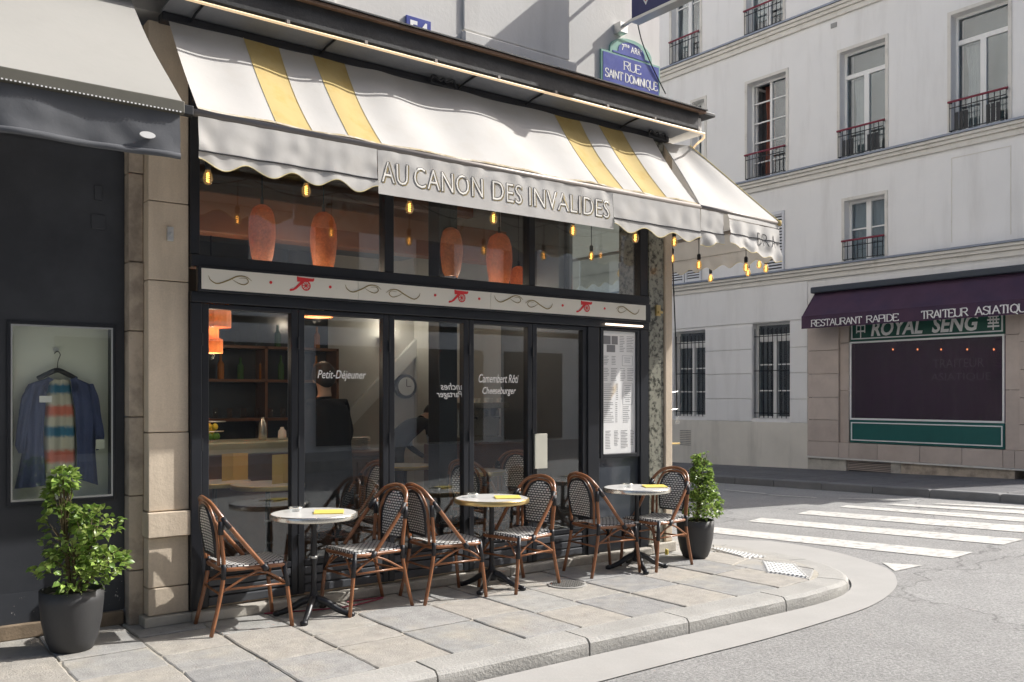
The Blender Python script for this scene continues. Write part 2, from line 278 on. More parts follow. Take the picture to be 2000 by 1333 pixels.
# ------------------------------------------------------------------ mesh helpers
OFF = {}
class MB:
    def __init__(s): s.v = []; s.f = []; s.m = []; s.uv = {}
    def add(s, vs, fs, mi=0, uvs=None):
        k = len(s.v); s.v += [tuple(v) for v in vs]
        for i, f in enumerate(fs):
            if uvs: s.uv[len(s.f)] = uvs[i]
            s.f.append([k + j for j in f]); s.m.append(mi)
        return s
    def box(s, x0, x1, y0, y1, z0, z1, mi=0):
        if x0 > x1: x0, x1 = x1, x0
        if y0 > y1: y0, y1 = y1, y0
        if z0 > z1: z0, z1 = z1, z0
        vs = [(x, y, z) for z in (z0, z1) for y in (y0, y1) for x in (x0, x1)]
        return s.add(vs, [(0, 2, 3, 1), (4, 5, 7, 6), (0, 1, 5, 4), (1, 3, 7, 5), (3, 2, 6, 7), (2, 0, 4, 6)], mi)
    def quad(s, *p, mi=0): return s.add(p, [tuple(range(len(p)))], mi)
    def tube(s, pts, r, n=8, closed=False, mi=0):
        pts = [Vector(p) for p in pts]; N_ = len(pts); rs = r if isinstance(r, (list, tuple)) else [r] * N_
        rings = []; prev = None
        for i, p in enumerate(pts):
            if closed: d = pts[(i + 1) % N_] - pts[i - 1]
            else: d = pts[min(i + 1, N_ - 1)] - pts[max(i - 1, 0)]
            if d.length < 1e-9: d = Vector((0, 0, 1))
            d.normalize()
            if prev is None:
                a = Vector((0, 0, 1)) if abs(d.z) < .9 else Vector((1, 0, 0)); u = d.cross(a).normalized()
            else:
                u = prev - d * prev.dot(d); u = u.normalized() if u.length > 1e-6 else d.orthogonal().normalized()
            prev = u; w = d.cross(u)
            rings.append([p + (u * math.cos(2 * math.pi * k / n) + w * math.sin(2 * math.pi * k / n)) * rs[i] for k in range(n)])
        vs = [v for q in rings for v in q]; fs = []
        M_ = N_ if closed else N_ - 1
        for i in range(M_):
            a, b = i * n, ((i + 1) % N_) * n
            for k in range(n): fs.append((a + k, a + (k + 1) % n, b + (k + 1) % n, b + k))
        if not closed: fs += [tuple(range(n - 1, -1, -1)), tuple((N_ - 1) * n + k for k in range(n))]
        return s.add(vs, fs, mi)
    def lathe(s, prof, c=(0, 0, 0), n=20, mi=0, cap=True):
        vs = []; fs = []
        for r, z in prof:
            for k in range(n):
                a = 2 * math.pi * k / n; vs.append((c[0] + r * math.cos(a), c[1] + r * math.sin(a), c[2] + z))
        for i in range(len(prof) - 1):
            for k in range(n):
                a, b = i * n, (i + 1) * n; fs.append((a + k, a + (k + 1) % n, b + (k + 1) % n, b + k))
        if cap: fs += [tuple(range(n - 1, -1, -1)), tuple((len(prof) - 1) * n + k for k in range(n))]
        return s.add(vs, fs, mi)
    def prism(s, poly, z0, z1, inset=0., mi=0):
        """poly: counter-clockwise (x,y) outline; z0, z1 numbers or functions"""
        n = len(poly); g = lambda z, p: z(p[0], p[1]) if callable(z) else z
        cx = sum(p[0] for p in poly) / n; cy = sum(p[1] for p in poly) / n
        vs = [(p[0], p[1], g(z0, p)) for p in poly]
        if inset:
            vs += [(p[0], p[1], g(z1, p) - inset * .7) for p in poly]
            ins = []
            for p in poly:
                d = Vector((cx - p[0], cy - p[1])); L_ = d.length or 1; d = d / L_ * min(inset * 1.5, L_ * .3)
                ins.append((p[0] + d.x, p[1] + d.y, g(z1, p)))
            vs += ins; rings = 3
        else:
            vs += [(p[0], p[1], g(z1, p)) for p in poly]; rings = 2
        fs = [(i * n + k, i * n + (k + 1) % n, (i + 1) * n + (k + 1) % n, (i + 1) * n + k) for i in range(rings - 1) for k in range(n)]
        fs += [tuple((rings - 1) * n + k for k in range(n)), tuple(range(n - 1, -1, -1))]
        return s.add(vs, fs, mi)
    def grid(s, fn, nu, nv, mi=0, mif=None, uvf=None):
        vs = [fn(i / nu, j / nv) for j in range(nv + 1) for i in range(nu + 1)]
        k = len(s.v); s.v += [tuple(v) for v in vs]
        for j in range(nv):
            for i in range(nu):
                a = j * (nu + 1) + i
                if uvf: s.uv[len(s.f)] = [uvf(i / nu, j / nv), uvf((i + 1) / nu, j / nv), uvf((i + 1) / nu, (j + 1) / nv), uvf(i / nu, (j + 1) / nv)]
                s.f.append([k + a, k + a + 1, k + a + nu + 2, k + a + nu + 1]); s.m.append(mif((i + .5) / nu, (j + .5) / nv) if mif else mi)
        return s
    def mesh(s, name, mats, smooth=False, off=None):
        me = bpy.data.meshes.new(name)
        v = s.v if off is None else [(a - off[0], b - off[1], c - off[2]) for a, b, c in s.v]
        me.from_pydata(v, [], s.f)
        for m in (mats if isinstance(mats, (list, tuple)) else [mats]): me.materials.append(m)
        me.polygons.foreach_set('material_index', s.m)
        if s.uv:
            ul = me.uv_layers.new(name='UVMap')
            for pi, uvs in s.uv.items():
                for li, uv in zip(me.polygons[pi].loop_indices, uvs): ul.data[li].uv = uv
        if smooth: me.polygons.foreach_set('use_smooth', [True] * len(me.polygons))
        me.update(); return me
    def build(s, name, mats, parent=None, smooth=False, bevel=0., off=None, fix=False):
        if off is None and parent is not None: off = OFF.get(parent.name)
        me = s.mesh(name, mats, smooth, off)
        if fix:
            bm = bmesh.new(); bm.from_mesh(me); bmesh.ops.recalc_face_normals(bm, faces=bm.faces); bm.to_mesh(me); bm.free()
        o = bpy.data.objects.new(name, me); C.objects.link(o)
        if parent is not None:
            o.parent = parent
            if off is not None: OFF[o.name] = off
        if bevel:
            md = o.modifiers.new('bevel', 'BEVEL'); md.width = bevel; md.segments = 2; md.limit_method = 'ANGLE'; md.angle_limit = rad(35)
        return o
def thing(name, label, cat, loc=(0, 0, 0), rz=0, group=None, world=True, kind=None):
    o = bpy.data.objects.new(name, None); C.objects.link(o); o.location = loc; o.rotation_euler = (0, 0, rz); o.empty_display_size = .1
    if label: o['label'] = label
    if cat: o['category'] = cat
    if group: o['group'] = group
    if kind: o['kind'] = kind
    if world: OFF[o.name] = Vector(loc)
    return o
def tag(o, label, cat, group=None):
    o['label'] = label; o['category'] = cat
    if group: o['group'] = group
    return o
def copy_tree(o, parent=None):
    c = o.copy(); C.objects.link(c)
    if parent is not None: c.parent = parent
    for ch in [x for x in KIDS.get(o.name, [])]: copy_tree(ch, c)
    return c
KIDS = {}
def index_kids():
    KIDS.clear()
    for o in bpy.data.objects:
        if o.parent: KIDS.setdefault(o.parent.name, []).append(o)
def struct(o, label=None):
    o['kind'] = 'structure'
    if label: o['label'] = label
    return o
def cr(pts, n=6, closed=False):
    pts = [Vector(p) for p in pts]; out = []; N_ = len(pts)
    rng = range(N_) if closed else range(N_ - 1)
    for i in rng:
        p0 = pts[(i - 1) % N_] if closed or i > 0 else pts[0] * 2 - pts[1]
        p1 = pts[i]; p2 = pts[(i + 1) % N_]
        p3 = pts[(i + 2) % N_] if closed or i + 2 < N_ else pts[-1] * 2 - pts[-2]
        for k in range(n):
            t = k / n; out.append(.5 * ((2 * p1) + (p2 - p0) * t + (2 * p0 - 5 * p1 + 4 * p2 - p3) * t * t + (3 * p1 - p0 - 3 * p2 + p3) * t ** 3))
    if not closed: out.append(pts[-1])
    return out
def text_mesh(s, width=None, height=None, shear=0., offset=0., space=1., extrude=0.):
    """outline letters as (verts, faces) in a flat frame, origin lower left, fitted to width / cap height"""
    cu = bpy.data.curves.new('t', 'FONT'); cu.body = s; cu.size = 1; cu.offset = offset; cu.space_character = space; cu.shear = 0; cu.resolution_u = 3
    ob = bpy.data.objects.new('t', cu); C.objects.link(ob)
    me = bpy.data.meshes.new_from_object(ob.evaluated_get(bpy.context.evaluated_depsgraph_get()))
    vs = [v.co.copy() for v in me.vertices]; fs = [tuple(p.vertices) for p in me.polygons]
    bpy.data.objects.remove(ob); bpy.data.curves.remove(cu); bpy.data.meshes.remove(me)
    if not vs: return [], []
    for v in vs: v.x += v.y * shear
    x0 = min(v.x for v in vs); x1 = max(v.x for v in vs); y0 = min(v.y for v in vs); y1 = max(v.y for v in vs)
    sx = width / (x1 - x0) if width else None; sy = height / (y1 - y0) if height else None
    if sx is None: sx = sy
    if sy is None: sy = sx
    return [((v.x - x0) * sx, (v.y - y0) * sy) for v in vs], fs
def lettering(name, s, fn, m, parent=None, width=None, height=None, shear=0., offset=0., space=1.):
    v, f = text_mesh(s, width, height, shear, offset, space)
    mb = MB(); mb.add([fn(a, b) for a, b in v], f); return mb.build(name, m, parent)
def wall_x(mb, X, y0, y1, z0, z1, holes, depth=.3, mi=0, mr=None):
    """wall in plane x=X facing -x with openings (ya,yb,za,zb) and their reveals"""
    ys = sorted({y0, y1, *[h[0] for h in holes], *[h[1] for h in holes]}); zs = sorted({z0, z1, *[h[2] for h in holes], *[h[3] for h in holes]})
    for a, b in zip(ys, ys[1:]):
        for c, d in zip(zs, zs[1:]):
            if any(h[0] - 1e-6 <= a and b <= h[1] + 1e-6 and h[2] - 1e-6 <= c and d <= h[3] + 1e-6 for h in holes): continue
            mb.quad((X, b, c), (X, a, c), (X, a, d), (X, b, d), mi=mi)
    for h in holes:
        a, b, c, d = h; Q = X + depth
        mb.quad((X, a, c), (Q, a, c), (Q, a, d), (X, a, d), mi=mi); mb.quad((X, b, d), (Q, b, d), (Q, b, c), (X, b, c), mi=mi)
        mb.quad((X, a, d), (Q, a, d), (Q, b, d), (X, b, d), mi=mi); mb.quad((X, b, c), (Q, b, c), (Q, a, c), (X, a, c), mi=mi)

# ================================================================== GROUND
mb = MB()
xs = [-60, -30, -12, -6] + [-3 + .5 * i for i in range(46)] + [22, 26, 34, 50, 90, 200]
ys_ = [-120, -60, -30, -12, -6, -4] + [-3 + .5 * i for i in range(43)] + [20, 24, 30, 45, 80, 200]
vs = [(x, y, road_z(x, y) if x < 30 else road_z(13, y)) for y in ys_ for x in xs]; nx = len(xs)
mb.add(vs, [(j * nx + i, j * nx + i + 1, (j + 1) * nx + i + 1, (j + 1) * nx + i) for j in range(len(ys_) - 1) for i in range(nx - 1)])
road = struct(mb.build('road', M_asph, smooth=True))

# outline of the near pavement kerb (outer edge), from the left along the shop front and round the corner
KO = [(-12, 4.45), (-3, 4.45), (3, 4.44), (5, 4.41), (6.0, 4.40), (6.5, 4.41), (7.0, 4.50), (7.45, 4.74), (7.8, 5.12), (8.03, 5.6), (8.12, 6.15), (8.08, 6.75), (8.02, 7.6), (8.0, 9.5), (8.0, 13), (8.0, 30)]
def dense(pts, step=.12):
    c = cr([(p[0], p[1], 0) for p in pts], 24); out = [c[0]]
    for p in c:
        if (p - out[-1]).length >= step: out.append(p)
    return out
KD = dense(KO)
def offset_line(line, d):
    out = []
    for i, p in enumerate(line):
        t = (line[min(i + 1, len(line) - 1)] - line[max(i - 1, 0)]).normalized(); out.append(Vector((p.x - t.y * d, p.y + t.x * d, 0)))
    return out
KI = offset_line(KD, .26); KG = offset_line(KD, -.42); KM = offset_line(KD, -.02)
def pave_z(x, y): return -.07 * min(1.2, max(0, (x - 6.72) / 1.35))
# gutter: one smooth concrete strip beside the kerb, wider round the corner
GP = [Vector((-12, 3.98, 0)), Vector((-3, 3.99, 0)), Vector((2.5, 4.0, 0))] + [on_road(*p) for p in [(1300, 1300), (1500, 1249), (1631, 1210), (1700, 1186), (1738, 1162), (1752, 1138), (1730, 1111), (1640, 1082), (1560, 1066), (1480, 1056), (1400, 1048)]]
GP.append(Vector((8.25, 9.5, 0))); GP.append(Vector((8.2, 30, 0)))
GD = cr([(p.x, p.y, 0) for p in GP], 10)
def resample(L_, n):
    d = [0]
    for a_, b_ in zip(L_, L_[1:]): d.append(d[-1] + (b_ - a_).length)
    out = []; j = 0
    for i in range(n + 1):
        t = d[-1] * i / n
        while j < len(d) - 2 and d[j + 1] < t: j += 1
        out.append(L_[j].lerp(L_[j + 1], min(1, max(0, (t - d[j]) / max(1e-6, d[j + 1] - d[j])))))
    return out
mb = MB()
Ka = [p for p in KM if -12 <= p.x and p.y <= 9.5]; 
def near(p): return min(GDs, key=lambda q: (q - p).length)
GDs = resample(GD, 900)
for a_, c_ in zip(Ka, Ka[1:]):
    b_, d_ = near(a_), near(c_); e = .008
    mb.quad((a_.x, a_.y, road_z(a_.x, a_.y) + e + .01), (b_.x, b_.y, road_z(b_.x, b_.y) + e), (d_.x, d_.y, road_z(d_.x, d_.y) + e), (c_.x, c_.y, road_z(c_.x, c_.y) + e + .01))
struct(mb.build('gutter', M_gutter, smooth=True))

# pavement: a mortar bed, and every slab and kerb stone a piece of its own
bed = MB(); inner = [p for p in KI if p.y < 13]
bed_poly_top = [(p.x, p.y) for p in inner]
for i in range(len(inner) - 1):
    a, b = inner[i], inner[i + 1]
    q = (a.x, 6.9) if a.x < 6.9 and a.y < 5.5 else (6.9, max(6.9, a.y)); r = (b.x, 6.9) if b.x < 6.9 and b.y < 5.5 else (6.9, max(6.9, b.y))
    z = lambda p: pave_z(p[0], p[1]) - .009
    bed.quad((a.x, a.y, z((a.x, a.y))), (b.x, b.y, z((b.x, b.y))), (r[0], r[1], z(r)), (q[0], q[1], z(q)))
pav = struct(bed.build('pavement', M_mortar))
OFF[pav.name] = Vector((0, 0, 0))
def yk(x):                                       # inner kerb line as y(x), lower branch
    for i in range(len(KI) - 1):
        if KI[i].x <= x <= KI[i + 1].x: 
            t = (x - KI[i].x) / max(1e-6, KI[i + 1].x - KI[i].x); return KI[i].y * (1 - t) + KI[i + 1].y * t
    return 6.6
def ragged(poly, amp=.0042, sub=6, rr=R):
    out = []; n = len(poly)
    for i in range(n):
        a, b = Vector(poly[i]), Vector(poly[(i + 1) % n]); L_ = (b - a).length
        k = max(1, min(sub, int(L_ / .08)))
        cc_ = Vector((sum(q[0] for q in poly) / n, sum(q[1] for q in poly) / n))
        for j in range(k):
            p = a.lerp(b, j / k)
            if j == 0 and amp > .004: p = p.lerp(cc_, .022)
            p = p; out.append((p.x + rr.uniform(-amp, amp), p.y + rr.uniform(-amp, amp)))
    return out
def slab(poly, m=M_slab, top=pave_z, parent=pav, name='slab', inset=.007, dz=0):
    poly = ragged(poly); h = (R.uniform(-.003, .004) if max(q[0] for q in poly) < 6.9 else 0) + dz
    mb = MB(); mb.prism(poly, lambda x, y: top(x, y) - .05, lambda x, y: top(x, y) + h, inset)
    return mb.build(name, m, parent, smooth=False)
x = -3.4
cuts = [-3.4]
while x < 7.7:
    x += R.uniform(.46, .60); cuts.append(x)
J = .0055
for i in range(len(cuts) - 1):
    a, b = cuts[i], cuts[i + 1]
    if a > 7.45: break
    sk = .03 if a < 6.5 else .02
    ya, yb = yk(a), yk(min(b, 7.84))
    top_y = 6.62 if b < 6.95 else 7.6 + R.uniform(0, .3)
    if a < 1.75: top_y = 6.78
    lo = max(ya, yb); 
    n = max(1, int(round((top_y - lo) / R.uniform(.5, .78))))
    e = [0] + sorted((k + R.uniform(-.22, .22)) / n for k in range(1, n)) + [1]
    for k in range(n):
        y0a = ya + (top_y - ya) * e[k]; y1a = ya + (top_y - ya) * e[k + 1]; y0b = yb + (top_y - yb) * e[k]; y1b = yb + (top_y - yb) * e[k + 1]
        slab([(a + J, y0a + J), (b - J, y0b + J), (b - J, y1b - J), (a + J, y1a - J)])
# side pavement slabs beyond the corner
y = 7.7
while y < 12.5:
    y2 = y + R.uniform(.6, .9)
    slab([(6.93, y + J), (7.72, y + J), (7.72, y2 - J), (6.93, y2 - J)]); y = y2
# kerb stones: joints read from the photograph along the shop front, shorter stones round the corner
def s_at(pt):
    best = min(range(len(KD)), key=lambda i: (KD[i].x - pt[0]) ** 2 + (KD[i].y - pt[1]) ** 2); return best
joints = [s_at(p) for p in [(-3.2, 4.45), (-1.9, 4.45), (-.75, 4.45), (.5, 4.45), (1.7, 4.44), (2.9, 4.44), (3.93, 4.43), (4.98, 4.41), (6.0, 4.4), (7.2, 4.6), (8.0, 5.5), (8.1, 6.7), (8.02, 7.8), (8., 9.0), (8., 10.3), (8., 12)]]
for a, b in zip(joints, joints[1:]):
    idx = list(range(a, b + 1))
    o_ = [KD[i] for i in idx]; n_ = [KI[i] for i in idx]
    def trim(L_, g=.007):
        L_ = list(L_); d = (L_[1] - L_[0]).normalized(); L_[0] = L_[0] + d * g; d = (L_[-1] - L_[-2]).normalized(); L_[-1] = L_[-1] - d * g; return L_
    o_ = trim(o_); n_ = trim(n_)
    mb = MB(); k = len(o_); vs = []
    ztop = [pave_z(p.x, p.y) + R.uniform(-.002, .002) for p in o_]
    for i in range(k):
        p, q = o_[i], n_[i]; dd = (q - p).normalized(); j = R.uniform(-.004, .004); z = ztop[i]
        for off, zz in ((0.0, -.2), (0.004, z - .055), (.008 + j, z - .028), (.03 + j, z - .004), (.05, z), (None, z), (None, -.2)):
            r = q if off is None else p + dd * off
            vs.append((r.x, r.y, zz))
    m7 = 7; fs = [(i * m7 + j, i * m7 + j + 1, (i + 1) * m7 + j + 1, (i + 1) * m7 + j) for i in range(k - 1) for j in range(m7 - 1)]
    fs += [tuple(range(m7)), tuple((k - 1) * m7 + j for j in range(m7))]
    mb.add(vs, fs); mb.build('kerb_stone', M_kerb, pav, fix=True)

# crosswalk
cw = thing('crosswalk', None, None, (11, 6.5, -.1), kind='structure')
def P3(x, y): return (1100 + x / 2.222, 900 + y / 2.222)
for poly in [[(1385, 445), (1560, 457), (1440, 482)], [(650, 290), (640, 315), (1690, 427), (1778, 400)], [(860, 250), (800, 265), (1910, 367), (2000, 343)],
             [(1070, 218), (1015, 232), (2105, 322), (2180, 296)], [(1230, 195), (1200, 203), (2270, 290), (2340, 272)], [(1440, 188), (1400, 193), (2350, 257), (2420, 242)],
             [(1640, 187), (1600, 190), (2450, 236), (2520, 226)]]:
    pts = [on_road(*P3(*p)) for p in poly]
    n = len(pts); mb = MB()
    if n == 4:
        a, b, c, d = pts
        def fn(u, v): 
            p = a.lerp(d, u).lerp(b.lerp(c, u), v); return (p.x, p.y, road_z(p.x, p.y) + .006)
        mb.grid(fn, 14, 2)
        mb.build('stripe', M_paint, cw, fix=True)
    else:
        mb.add([(p.x, p.y, p.z + .006) for p in pts], [tuple(range(n))]); mb.build('stripe', M_paint, cw, fix=True)
# faint bay lines in the shaded side street
for (p, q) in [((700, 128), (880, 145)), ((890, 150), (1100, 162)), ((1195, 165), (1500, 172))]:
    a, b = on_road(*P3(*p)), on_road(*P3(*q)); n = (b - a).normalized().cross(Vector((0, 0, 1))) * .05
    mb = MB(); mb.add([(v.x, v.y, road_z(v.x, v.y) + .007) for v in (a + n, a - n, b - n, b + n)], [(0, 1, 2, 3)]); mb.build('stripe', M_paint, cw, fix=True)

# far pavement
XK, XO = 14.0, 17.0
def far_z(x, y): return lift(13.6, y) + .01
fp = MB(); 
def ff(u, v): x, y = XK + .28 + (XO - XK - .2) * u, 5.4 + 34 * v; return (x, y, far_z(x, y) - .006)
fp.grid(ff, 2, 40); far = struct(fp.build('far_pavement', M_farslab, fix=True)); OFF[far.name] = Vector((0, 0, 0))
y = 5.45
while y < 20:
    L_ = R.uniform(.9, 1.25)
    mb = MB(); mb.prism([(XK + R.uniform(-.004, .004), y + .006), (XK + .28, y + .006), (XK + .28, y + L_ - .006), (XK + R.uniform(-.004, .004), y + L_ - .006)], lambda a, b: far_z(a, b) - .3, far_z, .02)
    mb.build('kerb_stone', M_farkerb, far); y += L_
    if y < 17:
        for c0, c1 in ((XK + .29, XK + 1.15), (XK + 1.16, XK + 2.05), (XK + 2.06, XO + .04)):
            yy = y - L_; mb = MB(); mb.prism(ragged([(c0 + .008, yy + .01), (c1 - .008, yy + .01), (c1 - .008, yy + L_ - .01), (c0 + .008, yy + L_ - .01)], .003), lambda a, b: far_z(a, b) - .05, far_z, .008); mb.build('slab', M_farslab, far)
# corner sweep of far pavement (just beyond the frame)
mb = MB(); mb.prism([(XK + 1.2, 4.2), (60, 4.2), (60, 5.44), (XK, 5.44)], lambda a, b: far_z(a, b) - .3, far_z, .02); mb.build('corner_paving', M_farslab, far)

# manhole, tactile plates
mc = (5.0, 5.83)
mh = thing('manhole_cover', 'round cast iron cover set in the paving between the middle and right tables', 'manhole cover', (mc[0], mc[1], 0))
mb = MB(); mb.lathe([(.165, -.02), (.165, .006), (.155, .008)], (mc[0], mc[1], 0), 28); mb.build('rim', M_kerb, mh)
mb = MB(); mb.lathe([(.15, -.02), (.15, .009)], (mc[0], mc[1], 0), 28)
mb.build('lid', M_iron, mh)
mb = MB()
for i in range(-5, 6):
    for j in range(-5, 6):
        if i * i + j * j < 27: mb.box(mc[0] + i * .026 - .008, mc[0] + i * .026 + .008, mc[1] + j * .026 - .008, mc[1] + j * .026 + .008, .008, .013)
o = mb.build('studs', M_iron, mh); o['kind'] = 'stuff'
def tactile(quad, lab, nx, ny):
    c = sum((Vector((p[0], p[1], 0)) for p in quad), Vector()) / 4
    q = [Vector((p[0], p[1], 0)) for p in quad]
    t = thing('tactile_plate', lab, 'tactile paving', (c.x, c.y, pave_z(c.x, c.y)))
    pt = lambda u, v: q[0].lerp(q[1], u).lerp(q[3].lerp(q[2], u), v)
    mb = MB(); mb.grid(lambda u, v: (pt(u, v).x, pt(u, v).y, pave_z(pt(u, v).x, pt(u, v).y) + (.013 if 0 < u < 1 and 0 < v < 1 else -.01)), 12, 12); mb.build('plate', M_tact, t, fix=True)
    mb = MB()
    for i in range(nx):
        for j in range(ny):
            p = pt((i + .5) / nx, (j + .5) / ny); mb.lathe([(.016, 0), (.010, .006)], (p.x, p.y, pave_z(p.x, p.y) + .013), 6)
    s = mb.build('studs', M_tact, t); s['kind'] = 'stuff'
tactile([(6.76, 5.13), (6.86, 4.74), (7.47, 5.33), (7.32, 5.61)], 'white studded warning plate in the paving at the tip of the corner', 10, 7)
tactile([(7.35, 5.86), (7.62, 5.75), (7.69, 6.37), (7.56, 6.49)], 'white studded warning strip in the paving just behind the right planter', 5, 12)

# ================================================================== CAFE BUILDING
YF = 6.5
cb = thing('cafe_building', 'off white corner building over a blue black glazed café front', 'building', (4.5, YF, 0))
# --- stone pier at the left, block by block
for z0, z1, px0, px1, py in [(0.0, .07, 1.74, 2.06, 6.46), (.07, .26, 1.775, 2.05, 6.5), (.262, .61, 1.775, 2.05, 6.505), (.612, .79, 1.765, 2.055, 6.47), (.792, 1.34, 1.775, 2.052, 6.5), (1.342, 2.4, 1.775, 2.05, 6.503), (2.402, 2.95, 1.775, 2.05, 6.5), (2.952, 3.62, 1.776, 2.05, 6.502), (3.622, 4.2, 1.775, 2.05, 6.5)]:
    mb = MB(); mb.box(px0, px1, py, 6.9, z0 + .003, z1 - .001); mb.build('stone_block', M_stone if z0 > .05 else M_base, cb, bevel=.006)
z = 0.0
for h in (.38, .52, .55, .6, .48, .62, .55, .5):
    mb = MB(); mb.box(1.675, 1.774, 6.60 + R.uniform(0, .02), 6.9, z + .004, z + h - .002); mb.build('stone_block', M_stone2, cb, bevel=.008); z += h
# upper wall of the building above the café
mb = MB(); mb.box(1.3, 6.93, 6.60, 7.0, 4.30, 18.0); mb.box(-4, 1.3, 6.72, 7.0, 4.30, 18.0); mb.build('wall', M_wall, cb)
mb = MB(); mb.box(6.72, 6.93, 7.0, 26, 4.30, 18.0); mb.box(6.72, 6.93, 9.1, 26, 0, 4.30); mb.build('side_wall', M_wall, cb)
# raised render blocks
a = on_y(905, 60, 6.56); b = on_y(1125, 135, 6.56)
mb = MB(); mb.box(a.x, b.x, 6.54, 6.6, 4.4, a.z - .0); mb.build('raised_panel', M_wall, cb, bevel=.012)
mb = MB(); mb.box(on_y(655, 0, 6.57).x - .7, on_y(655, 0, 6.57).x + .0, 6.56, 6.6, 4.62, 9); mb.build('raised_panel', M_wall, cb, bevel=.01)
mb = MB(); mb.box(on_y(905, 0, 6.58).x, on_y(1112, 0, 6.58).x, 6.575, 6.6, a.z + .02, 9); mb.build('raised_panel', M_wall, cb, bevel=.01)
# marble pier and cream jamb at the right
mb = MB(); mb.box(6.635, 6.845, 6.46, 6.9, .10, 4.2); mb.build('marble_pier', M_marb, cb, bevel=.004)
mb = MB(); mb.box(6.848, 6.955, 6.44, 7.05, .10, 4.2); mb.build('jamb', M_stone, cb, bevel=.012)
mb = MB(); mb.box(6.62, 6.98, 6.41, 7.1, .0, .10); mb.build('plinth_stone', M_base, cb, bevel=.01)
x = 2.06
for w in (.72, .95, 1.1, .98, .805):
    mb = MB(); mb.box(x + .002, x + w - .004, 6.39 + R.uniform(-.008, .008), 6.62, 0.0, .072 + R.uniform(-.004, .004)); mb.build('plinth_stone', M_base, cb, bevel=.012); x += w
# --- joinery
def jbox(x0, x1, z0, z1, y0=6.46, y1=6.58, name='post', m=M_dark, bev=.006):
    mb = MB(); mb.box(x0, x1, y0, y1, z0, z1); return mb.build(name, m, cb, bevel=bev)
for x0, x1 in ((2.054, 2.132), (5.807, 5.954), (6.512, 6.63)):
    jbox(x0, x1, .075, 2.26, name='door_post')
jbox(2.054, 6.63, 2.262, 2.34, 6.45, 6.585, name='door_head')
jbox(2.054, 6.63, 2.512, 2.60, 6.45, 6.585, name='transom')
jbox(2.054, 6.63, 4.06, 4.18, 6.47, 6.585, name='window_head')
for x0, x1 in ((2.054, 2.12), (3.61, 3.695), (5.10, 5.17), (6.52, 6.63)):
    jbox(x0, x1, 2.602, 4.058, 6.47, 6.575, name='window_post')
for x0, x1 in ((2.122, 3.608), (3.697, 5.098), (5.172, 6.518)):
    mb = MB(); mb.box(x0, x1, 6.515, 6.523, 2.602, 4.058); p = mb.build('window_pane', M_glass, cb)
# --- folding doors: each leaf with its stiles, pane and kick plate
doors = [(2.134, 2.862), (2.866, 3.648), (3.652, 4.436), (4.44, 5.138), (5.142, 5.806)]
for i, (x0, x1) in enumerate(doors):
    s = .052; mb = MB()
    zb, zt = .085, 2.258
    mb.box(x0, x0 + s, 6.475, 6.545, zb, zt); mb.box(x1 - s, x1, 6.475, 6.545, zb, zt); mb.box(x0 + s, x1 - s, 6.475, 6.545, zt - .035, zt); mb.box(x0 + s, x1 - s, 6.475, 6.545, .30, .345)
    d = mb.build('door', M_dark, cb, bevel=.005)
    OFF[d.name] = OFF[cb.name]
    mb = MB(); mb.box(x0 + s, x1 - s, 6.506, 6.513, .345, zt - .035); mb.build('pane', M_glass, d)
    mb = MB()
    for k in range(3): mb.box(x0 + s, x1 - s, 6.478 + .004 * (k % 2), 6.54, .09 + k * .07, .09 + k * .07 + .064)
    mb.build('kick_plate', M_kick, d, bevel=.008)
    mb = MB()
    for zz in (.5, 1.25, 2.0): mb.tube([(x0 - .002, 6.468, zz - .045), (x0 - .002, 6.468, zz + .045)], .009, 8)
    mb.build('hinge', M_alu if False else M_black, d)
mb = MB(); mb.box(5.155, 5.30, 6.455, 6.474, 0.93, 1.25); mb.build('door_plate', mat('pale door notice', (.55, .54, .46), .5), cb, bevel=.003)
# --- menu board between the last door and the pier
mbb = thing('menu_board', 'tall framed menu with small print on the dark panel beside the marble pier', 'menu board', (6.22, 6.46, .9))
mb = MB(); mb.box(5.955, 6.511, 6.50, 6.56, .30, 2.26); mb.build('backing', mat('smoky back panel', (.07, .08, .095), .15, coat=.5), mbb)
mb = MB(); mb.box(5.955, 6.511, 6.48, 6.56, .085, .298); mb.build('kick_plate', M_dark, mbb, bevel=.008)
mb = MB(); mb.box(5.972, 6.012, 6.463, 6.499, .99, 2.258); mb.box(6.462, 6.502, 6.463, 6.499, .99, 2.258); mb.box(6.012, 6.462, 6.463, 6.499, .99, 1.03); mb.box(6.012, 6.462, 6.463, 6.499, 2.232, 2.258); mb.build('frame', M_dark, mbb, bevel=.004)
mb = MB(); mb.box(6.013, 6.461, 6.486, 6.492, 1.031, 2.231); mb.build('paper', M_paper, mbb)
pr = MB(); rr = random.Random(3); YP = 6.4845
def ln(x0, x1, z, h=.0035): pr.box(x0, x1, YP, YP + .001, z - h, z + h)
PX = lambda u: 6.02 + .435 * u
PZ = lambda v: 2.22 - 1.18 * v
for (u0, v0, u1, v1) in ((.02, .03, .24, .10), (.27, .03, .46, .10), (.12, .105, .38, .165)):
    pr.box(PX(u0), PX(u1), YP, YP + .001, PZ(v1), PZ(v0))
